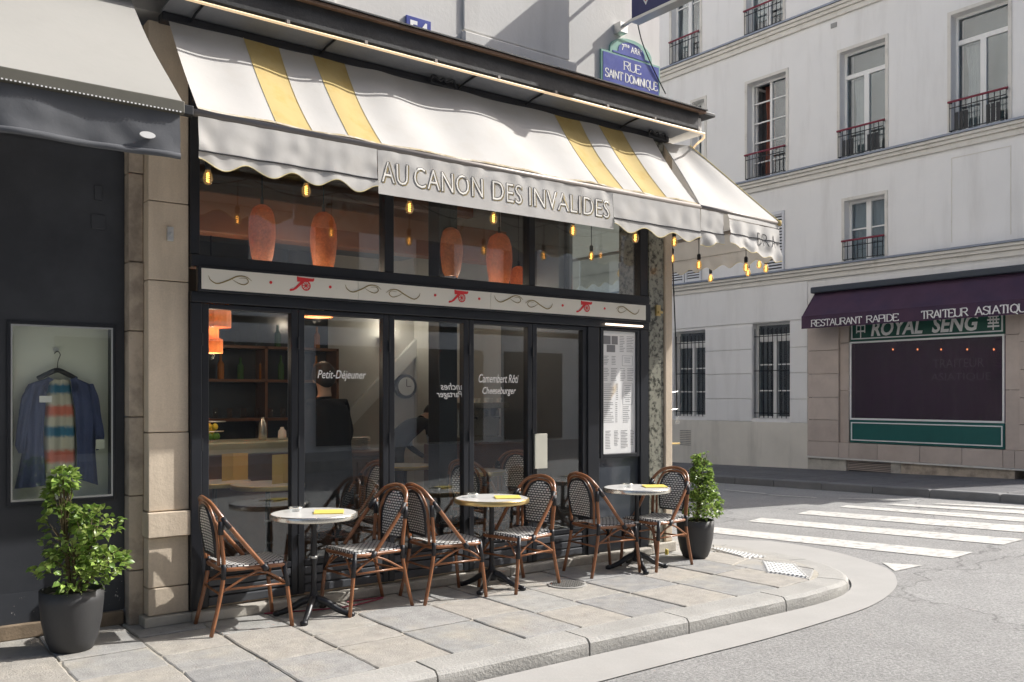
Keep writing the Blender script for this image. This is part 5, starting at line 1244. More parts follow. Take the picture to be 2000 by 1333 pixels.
more('rattan chair inside, behind the fourth door', 5.0, 7.1, 20, gi, .093)
more('rattan chair inside, behind the fifth door beside the side counter', 5.75, 7.75, 200, gi, .093)

# ================================================================== TABLES
def table(label, x, y, rimm, z0=0, cat='table', group='round bistro tables on the terrace', rz=0.):
    t = thing('bistro_table', label, cat, (x, y, z0), rz=rz, group=group, world=False)
    mb = MB(); mb.lathe([(.300, .728), (.303, .749), (.296, .7515), (.1, .752)], n=48); mb.build('table_top', M_top, t, smooth=False)
    mb = MB(); mb.lathe([(.3035, .712), (.311, .712), (.313, .72), (.313, .742), (.309, .751), (.3035, .752)], n=48, cap=False); mb.build('rim', rimm, t, smooth=True)
    mb = MB(); mb.lathe([(.11, .712), (.03, .70), (.021, .68), (.019, .60), (.026, .45), (.021, .43), (.027, .41), (.019, .38), (.022, .20), (.038, .13), (.05, .10), (.045, .07)], n=14); mb.build('column', M_black, t, smooth=True)
    mb = MB(); mb.lathe([(.02, .415), (.0275, .43), (.02, .445)], n=12); mb.build('collar', M_alu, t, smooth=True)
    for k in range(4):
        a = math.pi / 4 + k * math.pi / 2; d = Vector((math.cos(a), math.sin(a), 0))
        pts = [d * .02 + Vector((0, 0, .13)), d * .09 + Vector((0, 0, .105)), d * .17 + Vector((0, 0, .055)), d * .24 + Vector((0, 0, .026)), d * .275 + Vector((0, 0, .024))]
        mb = MB(); mb.tube(cr(pts, 4), [.030 - .0008 * i for i in range(17)], 8); mb.lathe([(.020, 0), (.028, .008), (.028, .026), (.014, .038)], d * .272, 10); mb.build('foot', M_black, t, smooth=True)
    return t
T = [(2.82, 6.10), (4.41, 6.10), (5.98, 5.98)]
table('round café table with steel rim at the left, in front of the first door post', *T[0], M_steel, rz=.1)
table('round café table with brass rim in the middle of the terrace', *T[1], M_brass, rz=-.2)
table('round café table with steel rim at the right, in front of the menu board', *T[2], M_steel, rz=.3)
def ashtray(x, y, lab, z=.752):
    t = thing('ashtray', lab, 'ashtray', (x, y, z), world=False, group='glass ashtrays on the terrace tables')
    mb = MB(); mb.lathe([(.036, 0), (.046, .028), (.050, .031), (.046, .031), (.036, .010), (.01, .008)], n=20); mb.build('bowl', M_clear, t, smooth=True)
    mb = MB(); mb.lathe([(.045, .024), (.051, .028), (.051, .033), (.045, .033)], n=20, cap=False); mb.build('rim', M_steel, t, smooth=True)
def card(x, y, lab, rz, w=.155, d=.21, z=.7525):
    t = thing('menu_card', lab, 'menu', (x, y, z), rz=rz, world=False, group='yellow menu cards on the terrace tables')
    mb = MB(); mb.box(-w / 2, w / 2, -d / 2, d / 2, 0, .0035); mb.build('back_cover', M_card2, t, bevel=.001)
    mb = MB(); mb.add([(-w / 2, -d / 2, .004), (w / 2, -d / 2, .012), (w / 2, d / 2, .012), (-w / 2, d / 2, .004), (-w / 2, -d / 2, .006), (w / 2, -d / 2, .0145), (w / 2, d / 2, .0145), (-w / 2, d / 2, .006)], [(3, 2, 1, 0), (4, 5, 6, 7), (0, 1, 5, 4), (1, 2, 6, 5), (2, 3, 7, 6), (3, 0, 4, 7)]); mb.build('front_cover', M_card2, t)
ashtray(2.74, 6.24, 'glass ashtray on the left table'); ashtray(4.30, 6.22, 'glass ashtray on the middle table'); ashtray(5.93, 6.05, 'glass ashtray on the right table')
card(2.90, 6.02, 'yellow folded menu lying on the left table', rad(62)); card(4.50, 6.0, 'yellow folded menu lying on the middle table', rad(60)); card(6.13, 5.90, 'yellow folded menu lying on the right table', rad(60))
gt = 'round tables inside the café'
for (x, y), lab in (((3.04, 7.5), 'pale round table just inside the left door under a standing menu'), ((2.75, 8.0), 'pale round table further inside the left door, before the bar'), ((5.25, 7.55), 'pale round table inside behind the fourth door'), ((5.05, 8.6), 'table with orange menu deep inside behind the third door')):
    table(lab, x, y, M_brass, .09, group=gt)
def standing(px0, px1, ytop, x, y, lab, h=.22, w=.17, m=M_card, z=.842, rz=0.):
    t = thing('standing_menu', lab, 'menu', (x, y, z), rz=rz, world=False, group='mustard menus standing on the inside tables')
    for s in (1, -1):
        a = rad(24) * s; mb = MB(); dx, dy = math.cos(a) * w * s, -abs(math.sin(a)) * w
        n = Vector((dy, -dx, 0)).normalized() * .0015
        vs = [(0, 0, 0), (dx, dy, 0), (dx, dy, h), (0, 0, h)]; mb.add([(v[0] + n.x, v[1] + n.y, v[2]) for v in vs] + [(v[0] - n.x, v[1] - n.y, v[2]) for v in vs], [(0, 1, 2, 3), (7, 6, 5, 4), (0, 4, 5, 1), (1, 5, 6, 2), (2, 6, 7, 3), (3, 7, 4, 0)])
        mb.build('cover', m, t, fix=True)
p = on_y(455, 920, 8.0); standing(0, 0, 0, p.x, 8.0, 'mustard menu standing open on the rear left inside table', .24, .13)
p = on_y(548, 940, 7.5); standing(0, 0, 0, p.x, 7.45, 'mustard menu standing on the inside table at the first door post', .25, .13)
p = on_y(890, 880, 8.5); standing(0, 0, 0, p.x, 8.5, 'orange lit menu standing deep inside behind the third door', .2, .1, mat('orange card', (.7, .26, .05), .6))

# ================================================================== PLANTERS
def leafmesh(k):
    mb = MB(); L_, w = 1.0, .30 + .05 * k; fold = .12 + .05 * k
    pts = [(0, 0, 0), (.3, w, fold), (.65, w * .92, fold * .8 - .05), (1.0, 0, -.16 - .05 * k), (.65, -w * .92, fold * .8 - .05), (.3, -w, fold), (.33, 0, 0), (.68, 0, -.03)]
    mb.add([(a * L_, b, c) for a, b, c in pts], [(0, 6, 1), (1, 6, 7, 2), (2, 7, 3), (0, 5, 6), (5, 4, 7, 6), (4, 3, 7)])
    return mb
LM = [leafmesh(k) for k in range(3)]
def planter(x, y, lab, pr, ph_, blobs, n_leaf, n_parts, size, seed, h0):
    rr = random.Random(seed)
    t = thing('potted_shrub', lab, 'potted plant', (x, y, 0), world=False)
    prof = [(pr * .58, 0), (pr * .66, .01), (pr * .80, ph_ * .2), (pr * .93, ph_ * .5), (pr * .99, ph_ * .8), (pr, ph_), (pr * .93, ph_), (pr * .9, ph_ * .93), (pr * .88, ph_ * .9)]
    mb = MB(); mb.lathe(prof, n=40); mb.build('pot', M_pot, t, smooth=True)
    mb = MB(); mb.lathe([(pr * .9, ph_ * .9), (pr * .5, ph_ * .93), (.01, ph_ * .94)], n=20); mb.build('soil', M_soil, t)
    leaves = []
    for (cx, cy, cz, r1, r2, wgt) in blobs:
        for _ in range(int(n_leaf * wgt)):
            while True:
                v = Vector((rr.uniform(-1, 1), rr.uniform(-1, 1), rr.uniform(-1, 1)))
                if .15 < v.length < 1: break
            v = v * (1 if rr.random() < .3 else 1 / max(v.length, .01) * rr.uniform(.72, 1.03))
            f = 1 + .28 * noise.noise(Vector((v.x * 2.2 + seed, v.y * 2.2, v.z * 2.2 + cx * 7)))
            p = Vector((cx + v.x * r1 * f, cy + v.y * r1 * f * .9, cz + v.z * r2 * f))
            if p.z < ph_ * .95 - .04: continue
            if noise.noise(p * 8 + Vector((seed, 0, 0))) < -.12: continue
            d = Vector((v.x, v.y, v.z * .4 + .25 + rr.uniform(-.5, .3))) + Vector((rr.uniform(-.6, .6), rr.uniform(-.6, .6), rr.uniform(-.4, .4)))
            leaves.append((p, d.normalized(), rr.uniform(.75, 1.25) * size, rr.uniform(-1, 1), rr.randrange(3)))
    # stems
    for (cx, cy, cz, r1, r2, wgt) in blobs:
        mb = MB(); mb.tube(cr([(cx * .2, cy * .2, ph_ * .9), (cx * .6, cy * .6, (cz + ph_) * .5), (cx, cy, cz)], 4), [.012 - .0008 * i for i in range(9)], 6); st = mb.build('stem', M_stem, t)
        for _ in range(7):
            a = rr.uniform(0, 6.28); q = Vector((cx + r1 * .8 * math.cos(a), cy + r1 * .8 * math.sin(a), cz + r2 * rr.uniform(-.4, .9)))
            m2 = MB(); m2.tube([(cx * .7, cy * .7, (cz + ph_) * .5 + rr.uniform(0, .1)), q], [.005, .002], 5); m2.build('twig', M_stem, t)
    # nearest leaves to the viewer become parts, the rest one mass
    camd = Vector((0 - x, 0 - y, 0)).normalized()
    leaves.sort(key=lambda L_: -(L_[0].dot(camd) + L_[2]))
    def mtx(L_):
        p, d, s, roll, k = L_; q = d.to_track_quat('X', 'Z').to_matrix().to_4x4() @ Matrix.Rotation(roll, 4, 'X'); return Matrix.Translation(p) @ q @ Matrix.Scale(s, 4)
    mesh = {}
    for i, L_ in enumerate(leaves[:n_parts]):
        k = L_[4]; mi = 0 if rr.random() < .5 else (1 if rr.random() < .5 else 2)
        if (k, mi) not in mesh: mesh[(k, mi)] = LM[k].mesh('leaf', M_leaf[mi], True)
        o = bpy.data.objects.new('leaf', mesh[(k, mi)]); C.objects.link(o); o.parent = t; o.matrix_local = mtx(L_)
    for mi in range(3):
        mb = MB()
        for i, L_ in enumerate(leaves[n_parts:]):
            if i % 3 != mi and not (mi == 2 and i % 7 == 0): continue
            M_ = mtx(L_); src = LM[L_[4]]; mb.add([M_ @ Vector(v) for v in src.v], [tuple(f) for f in src.f])
        if mb.v: o = mb.build('foliage', M_leaf[mi if mi < 2 else 0], t, smooth=True); o['kind'] = 'stuff'
    return t
def cb_(r, d, z, r1, r2, w): return (VY * r + VX * d, -VX * r + VY * d, z, r1, r2, w)
planter(1.235, 6.22, 'tall leafy green shrub in a charcoal pot before the clothes window', .188, .385,
        [cb_(.03, 0, .49, .21, .14, .27), cb_(.21, 0, .54, .13, .10, .13), cb_(.02, 0, .66, .165, .13, .22), cb_(.15, 0, .80, .14, .10, .16), cb_(-.06, 0, .83, .11, .09, .10), cb_(-.07, 0, .96, .085, .10, .09), cb_(-.055, 0, 1.07, .07, .07, .06)], 1750, 300, .047, 4, .4)
planter(6.87, 6.06, 'narrow leafy green shrub in a charcoal pot at the street corner', .185, .37,
        [cb_(.06, 0, .50, .21, .14, .40), cb_(.07, 0, .68, .15, .13, .28), cb_(.06, 0, .84, .11, .12, .20), cb_(.06, 0, .98, .08, .08, .12)], 2300, 160, .038, 11, .37)

# ================================================================== NEIGHBOUR SHOP
YS = 6.72
sh = thing('clothes_shop', 'anthracite shop front with one glazed display case at the left', 'shop front', (0, YS, 0))
w0, w1 = .965, 1.595; zb, zt = .90, 2.07
mb = MB()
for x0, x1, z0, z1 in ((-4, w0, .1, 3.3), (w1, 1.672, .1, 3.3), (w0, w1, .1, zb), (w0, w1, zt, 3.3)):
    mb.quad((x0, YS, z0), (x1, YS, z0), (x1, YS, z1), (x0, YS, z1))
for (a, b) in (((w0, zb), (w1, zb)), ((w1, zb), (w1, zt)), ((w1, zt), (w0, zt)), ((w0, zt), (w0, zb))):
    mb.quad((a[0], YS, a[1]), (b[0], YS, b[1]), (b[0], YS + .2, b[1]), (a[0], YS + .2, a[1]))
mb.quad((1.672, YS, .1), (1.672, YS + .2, .1), (1.672, YS + .2, 3.3), (1.672, YS, 3.3))
mb.build('facade_panel', M_dark2, sh)
chip = mat('chipped anthracite paint', (.038, .042, .050), .6, var=.15, vs=3, col2=(.42, .40, .37), c2s=26, c2t=(.655, .665))
mb = MB(); mb.box(-4, 1.671, YS - .004, YS - .0005, .1, .30); mb.build('lower_panel', chip, sh)
mb = MB(); mb.box(-4, 1.66, YS - .04, YS + .1, 0, .098); mb.build('threshold', mat('worn timber sill', (.22, .165, .11), .8, var=.3, vs=6, bump=.4), sh, bevel=.008)
mb = MB(); mb.box(-4, 1.672, YS + .01, YS + .3, 3.302, 4.6); mb.build('upper_panel', M_dark2, sh)
fw_ = .022
mb = MB()
for x0, x1, z0, z1 in ((w0 - fw_, w0, zb - fw_, zt + fw_), (w1, w1 + fw_, zb - fw_, zt + fw_), (w0, w1, zt, zt + fw_), (w0, w1, zb - fw_, zb)): mb.box(x0, x1, YS - .018, YS - .001, z0, z1)
mb.build('case_frame', M_dark, sh, bevel=.003)
mb = MB()
for x0, x1, z0, z1 in ((w0, w0 + .01, zb, zt), (w1 - .01, w1, zb, zt), (w0 + .01, w1 - .01, zt - .01, zt), (w0 + .01, w1 - .01, zb, zb + .014)): mb.box(x0, x1, YS - .010, YS + .002, z0, z1)
mb.build('case_trim', M_alu, sh)
mb = MB(); mb.box(w0 + .01, w1 - .01, YS - .006, YS - .001, zb + .014, zt - .01); mb.build('pane', M_glassShop, sh)
mb = MB(); mb.box(w0, w1, YS + .13, YS + .16, zb, zt); mb.build('back_board', M_lid, sh)
for z, w in ((3.0, .05), (2.80, .09)):
    mb = MB(); mb.box(1.50 - w / 2, 1.50 + w / 2, YS - .012, YS - .001, z - .05, z + .05); mb.build('cover_plate', M_dark2, sh, bevel=.003)
# hanging clothes
YC = YS + .08
hk = on_y(112, 683, YC); hg = thing('clothes_hanger', 'black hanger on a round hook inside the display case', 'hanger', hk)
mb = MB(); disc_y(mb, hk, .018, YS + .12, YS + .159, 16); mb.build('hook_disc', M_alu, hg)
top_z = on_y(112, 725, YC).z
mb = MB(); mb.tube(cr([(hk.x - .02, YC, hk.z - .03), (hk.x, YC, hk.z - .012), (hk.x + .018, YC, hk.z - .035), (hk.x + .004, YC, hk.z - .08), (hk.x, YC, top_z + .01)], 5), .0028, 6); mb.build('hook', M_bars, hg)
mb = MB(); mb.tube(cr([(hk.x - .12, YC, top_z - .055), (hk.x - .06, YC, top_z - .02), (hk.x, YC, top_z + .005), (hk.x + .06, YC, top_z - .02), (hk.x + .12, YC, top_z - .055)], 5), .017, 8); mb.build('shoulders', M_bars, hg, smooth=True)
zsh = on_y(112, 735, YC).z; zh = on_y(112, 952, YC).z; cx = hk.x + .005
def gm(px, py): p_ = on_y(px, py, YC); return (p_.x, p_.z)
# cardigan: two fronts and sleeves as folded cloth sheets
def panel(outL, outR, y0, m, name, parent, bulge=.03, seed=0, n=14):
    mb = MB(); k = len(outL) - 1
    def fn(u, v):
        i = min(k - 1, int(v * k)); f = v * k - i
        a = Vector((outL[i][0], 0, outL[i][1])).lerp(Vector((outL[i + 1][0], 0, outL[i + 1][1])), f); b = Vector((outR[i][0], 0, outR[i][1])).lerp(Vector((outR[i + 1][0], 0, outR[i + 1][1])), f)
        p = a.lerp(b, u); y = y0 - bulge * math.sin(math.pi * u) ** .7 + .012 * math.sin(u * 16 + seed + v * 2) * (.3 + v) + .014 * noise.noise(Vector((p.x * 14, p.z * 9, seed)))
        return (p.x, y, p.z)
    mb.grid(fn, n, 22); return mb.build(name, m, parent, smooth=True)
cg = thing('cardigan', 'slate blue knitted cardigan hanging open in the display case', 'cardigan', (cx, YC, zh))
panel([gm(93, 738), gm(52, 752), gm(40, 800), gm(46, 870), gm(36, 925), gm(28, 955)], [gm(94, 742), gm(91, 765), gm(88, 800), gm(84, 860), gm(88, 910), gm(92, 948)], YC, M_cardi, 'left_front', cg, .035, 1)
panel([gm(138, 742), gm(139, 765), gm(146, 800), gm(149, 860), gm(150, 910), gm(149, 935)], [gm(146, 738), gm(180, 752), gm(190, 800), gm(186, 870), gm(190, 925), gm(192, 948)], YC, M_cardi, 'right_front', cg, .035, 4)
panel([gm(56, 750), gm(40, 775), gm(33, 820), gm(27, 870), gm(34, 885)], [gm(66, 750), gm(60, 790), gm(52, 830), gm(48, 870), gm(46, 885)], YC - .035, M_cardi, 'sleeve', cg, .025, 2, 8)
panel([gm(172, 750), gm(176, 790), gm(182, 830), gm(184, 865), gm(186, 880)], [gm(180, 750), gm(190, 775), gm(196, 820), gm(201, 850), gm(200, 870)], YC - .035, M_cardi, 'sleeve', cg, .025, 6, 8)
panel([gm(92, 737), gm(84, 745), gm(82, 760)], [gm(104, 742), gm(95, 748), gm(90, 768)], YC - .04, M_cardi, 'collar', cg, .01, 3, 5)
panel([gm(134, 742), gm(138, 748), gm(140, 768)], [gm(148, 737), gm(150, 745), gm(150, 760)], YC - .04, M_cardi, 'collar', cg, .01, 3, 5)
ts = thing('tie_dye_shirt', 'cream top with blue and coral tie dyed stripes under the cardigan', 'top', (cx, YC, zh))
mst = bpy.data.materials.new('tie dyed cloth'); t_, N_, L__ = nodes_of(mst); g_ = N_.new('ShaderNodeNewGeometry'); sx_ = N_.new('ShaderNodeSeparateXYZ'); L__.new(g_.outputs['Position'], sx_.inputs[0])
nn = N_.new('ShaderNodeTexNoise'); nn.inputs['Scale'].default_value = 45; L__.new(g_.outputs['Position'], nn.inputs['Vector'])
ma = N_.new('ShaderNodeMath'); ma.operation = 'MULTIPLY_ADD'; L__.new(nn.outputs['Fac'], ma.inputs[0]); ma.inputs[1].default_value = .03; L__.new(sx_.outputs['Z'], ma.inputs[2])
m_r = N_.new('ShaderNodeMapRange'); L__.new(ma.outputs[0], m_r.inputs[0]); m_r.inputs[1].default_value = zh + .015; m_r.inputs[2].default_value = zsh + .015
rp = N_.new('ShaderNodeValToRGB'); L__.new(m_r.outputs[0], rp.inputs[0]); rp.color_ramp.interpolation = 'LINEAR'
cc = (.62, .60, .50, 1); bl = (.05, .20, .33, 1); cl = (.68, .20, .14, 1)
stops = [(0, cc), (.04, bl), (.08, bl), (.12, cc), (.2, cc), (.24, cl), (.31, cl), (.35, cc), (.44, cc), (.47, bl), (.53, bl), (.56, cc), (.62, cc), (.66, cl), (.72, cl), (.75, cc), (.83, cc), (.86, bl), (.91, bl), (.94, cc)]
el = rp.color_ramp.elements; el[0].position = 0; el[0].color = cc; el[1].position = 1; el[1].color = cc
for ps_, c_ in stops[1:]: e_ = el.new(ps_); e_.color = c_
L__.new(rp.outputs[0], N_['Principled BSDF'].inputs['Base Color']); N_['Principled BSDF'].inputs['Roughness'].default_value = .9
panel([gm(95, 742), gm(92, 775), gm(88, 830), gm(88, 900), gm(90, 925)], [gm(138, 742), gm(142, 775), gm(148, 830), gm(150, 900), gm(150, 925)], YC + .03, mst, 'cloth', ts, .03, 8, 18)
for (px, py, w, h), lab in zip([(89, 780, .044, .04), (196, 868, .034, .06)], ['white price tag pinned to the left side of the cardigan', 'cream swing tag at the right sleeve of the cardigan']):
    p = on_y(px, py, YC - .07); mb = MB(); mb.box(p.x - w, p.x + w, p.y, p.y + .002, p.z - h / 1.0, p.z + h / 1.0); o = mb.build('price_tag', M_paper if w > .04 else mat('cream tag', (.62, .64, .56), .8)); o.scale = (1, 1, 1); tag(o, lab, 'price tag')
    for v in o.data.vertices: v.co.x = p.x + (v.co.x - p.x) * .85; v.co.z = p.z + (v.co.z - p.z) * .55

# grey awning of the neighbour
ga = thing('grey_awning', 'pale grey awning with slate valance over the clothes shop', 'awning', (0, 5.9, 3.2))
GX0, GX1 = -4.0, 1.60; GY0, GZ0, GY1, GZ1 = 6.72, 4.68, 5.19, 3.26
mb = MB()
def gcl(u, v):
    x = GX0 + (GX1 - GX0) * u; s = -.05 * math.sin(math.pi * v) + .010 * noise.noise(Vector((x * 1.5, v * 3, 0))); return Vector((x, GY0 + (GY1 - GY0) * v, GZ0 + (GZ1 - GZ0) * v)) + Vector((0, -.68, .73)) * s
mb.grid(gcl, 60, 14); mb.build('canvas', M_graycan, ga, smooth=True)
mb = MB(); mb.box(GX0, GX1 + .01, GY1 - .02, GY1 + .03, GZ1 - .075, GZ1 - .005); mb.build('front_bar', mat('grimy bar', (.10, .095, .075), .6, var=.2), ga, bevel=.006)
mb = MB()
for k in range(190): x = 1.58 - k * .02; mb.box(x, x + .009, GY1 - .0235, GY1 - .0205, GZ1 - .073, GZ1 - .066)
o = mb.build('stitching', M_paper, ga); o['kind'] = 'stuff'
mb = MB()
def gval(u, v):
    x = GX0 + (GX1 - GX0 - .01) * u; e = max(0, (x - 1.35) / .25); w = .014 * math.sin(x * 11 + 2 * math.sin(x * 2)) + .012 * noise.noise(Vector((x * 7, v * 2, 5)))
    return (x, GY1 + .012 + w * (.3 + v), GZ1 - .078 - v * (.225 - .0 * e))
mb.grid(gval, 240, 10); mb.build('valance', M_darkcan, ga, smooth=True)
mb = MB()
def ghem(u, v):
    x = GX0 + (GX1 - GX0 - .01) * u; p = gval(u, 1); a = v * 2 * math.pi; return (x, p[1] + .012 * math.cos(a), p[2] + .018 * math.sin(a) - .012)
mb.grid(ghem, 200, 8); mb.build('hem', M_darkcan, ga, smooth=True)
p = on_y(287, 265, GY1); mb = MB(); n = 20; vs = [(p.x + .042 * math.cos(2 * math.pi * k / n), y, p.z + .018 * math.sin(2 * math.pi * k / n)) for y in (GY1 - .016, GY1 - .006) for k in range(n)]
mb.add(vs, [tuple(range(n - 1, -1, -1)), tuple(range(n, 2 * n))] + [(k, (k + 1) % n, n + (k + 1) % n, n + k) for k in range(n)]); mb.build('maker_badge', M_frame, ga)
for x in (-1.2, 1.1):
    mb = MB(); mb.tube([(x, 6.7, 4.2), (x + .5, 5.95, 3.75), (x + .2, 5.22, 3.25)], .02, 8); mb.build('arm', M_bar, ga)
# dark gutter box between the two awnings
mb = MB(); mb.box(1.30, 1.62, 6.35, 6.6, 4.28, 5.6); mb.lathe([(.05, 5.6), (.05, 9)], (1.45, 6.5, 0), 10); tag(mb.build('downpipe_box', mat('brown iron', (.09, .07, .055), .7, var=.3, vs=7), bevel=.01), 'brown iron downpipe with box head between the grey and striped awnings', 'downpipe')

# ================================================================== OPPOSITE BUILDING
ob_ = thing('apartment_building', 'pale rendered apartment building across the side street', 'building', (XO, 12, 0))
YC0 = 6.55
# window openings: (px0, px1, ztop, zbot, kind)
def yx(px): return on_x(px, 500, XO).y
W2 = [(1353, 1376, 'plain'), (1460, 1535, 'open'), (1641, 1729, 'pvc'), (1858, 1969, 'pvc')]
W3 = [(1312, 1367, 'curtain'), (1458, 1529, 'curtain'), (1634, 1715, 'curtain')]
W1 = [(1650, 1728, 'small')]
holes = []; spec = []
for a, b, k in W2: holes.append((yx(b), yx(a), 6.52, 8.80)); spec.append((yx(b), yx(a), 6.52, 8.80, k))
for a, b, k in W3: holes.append((yx(b), yx(a), 9.86, 12.1)); spec.append((yx(b), yx(a), 9.86, 12.1, k))
for a, b, k in W1: holes.append((yx(b), yx(a), 4.36, 5.66)); spec.append((yx(b), yx(a), 4.36, 5.66, k))
G1 = (yx(1378), yx(1317), 1.08, 3.20); G2 = (yx(1543), yx(1470), 1.08, 3.25)
for g in (G1, G2): holes.append(g); spec.append((*g, 'barred'))
# further openings on up the street, seen through the café's side glass
AR = [(17.3, 18.5, 1.1, 3.2), (17.3, 18.4, 6.52, 8.8), (20.5, 21.6, 6.52, 8.8), (20.5, 21.6, 4.36, 5.66)]
for g in AR: holes.append(g); spec.append((*g, 'barred' if g[2] < 2 else 'small'))
YR0, YR1 = yx(2080), yx(1580)                 # stone framed restaurant front
holes_g = [h for h in holes]
mb = MB()
wall_x(mb, XO, YR1, 40, 1.0, 16.5, [h for h in holes if h[0] >= YR1 and h[2] > 1.0], .26)
wall_x(mb, XO, YC0, YR1, 3.6, 16.5, [h for h in holes if h[1] < YR1], .26)
mb.box(XO + .9, XO + 12, YC0 + .002, 40, -.2, 16.49)
mb.quad((XO, YC0, -.2), (XO + .9, YC0, -.2), (XO + .9, YC0, 16.5), (XO, YC0, 16.5))
mb.quad((XO, YC0, 16.5), (XO + .9, YC0, 16.5), (XO + .9, 40, 16.5), (XO, 40, 16.5))
mb.build('wall', M_wall2, ob_)
mb = MB(); mb.box(XO - .03, XO + .3, YR1 + .005, 40, -.3, .998); mb.build('base_course', M_wallbase, ob_, bevel=.01)
# ground floor courses: recessed joints between wide rendered blocks
def block(y0, y1, z0, z1): 
    m_ = MB(); m_.box(XO - .022, XO - .001, y0 + .008, y1 - .008, z0 + .008, z1 - .008); m_.build('render_block', M_wall2, ob_, bevel=.006)
zs = [1.0, 1.52, 2.10, 2.66, 3.2]
for z0, z1 in zip(zs, zs[1:]):
    for y0, y1 in ((YR1 + .02, G2[0]), (G2[1], G1[0]), (G1[1], 17.25)): block(y0, y1, z0, z1)
block(YR1 + .02, 17.25, 3.26, 4.18)
# string courses with zinc capping
for z, h in ((4.2, .16), (6.36, .16), (9.68, .18)):
    for k, (d, a, b) in enumerate(((.05, 0, .45), (.09, .45, .75), (.13, .75, 1.0))):
        mb = MB(); mb.box(XO - d, XO - .0005, YC0 - d, 40, z - .1 + (h + .08) * a, z - .1 + (h + .08) * b - .001); mb.build('cornice', M_cornice, ob_, bevel=.008)
    mb = MB(); mb.box(XO - .16, XO - .0006, YC0 - .16, 40, z + h - .018, z + h + .02); mb.build('zinc_capping', M_zinc, ob_)
mb = MB(); mb.box(XO - .4, XO + 12, YC0 - .4, 40, 16.5, 16.9); mb.build('roof_cornice', M_cornice, ob_, bevel=.05)
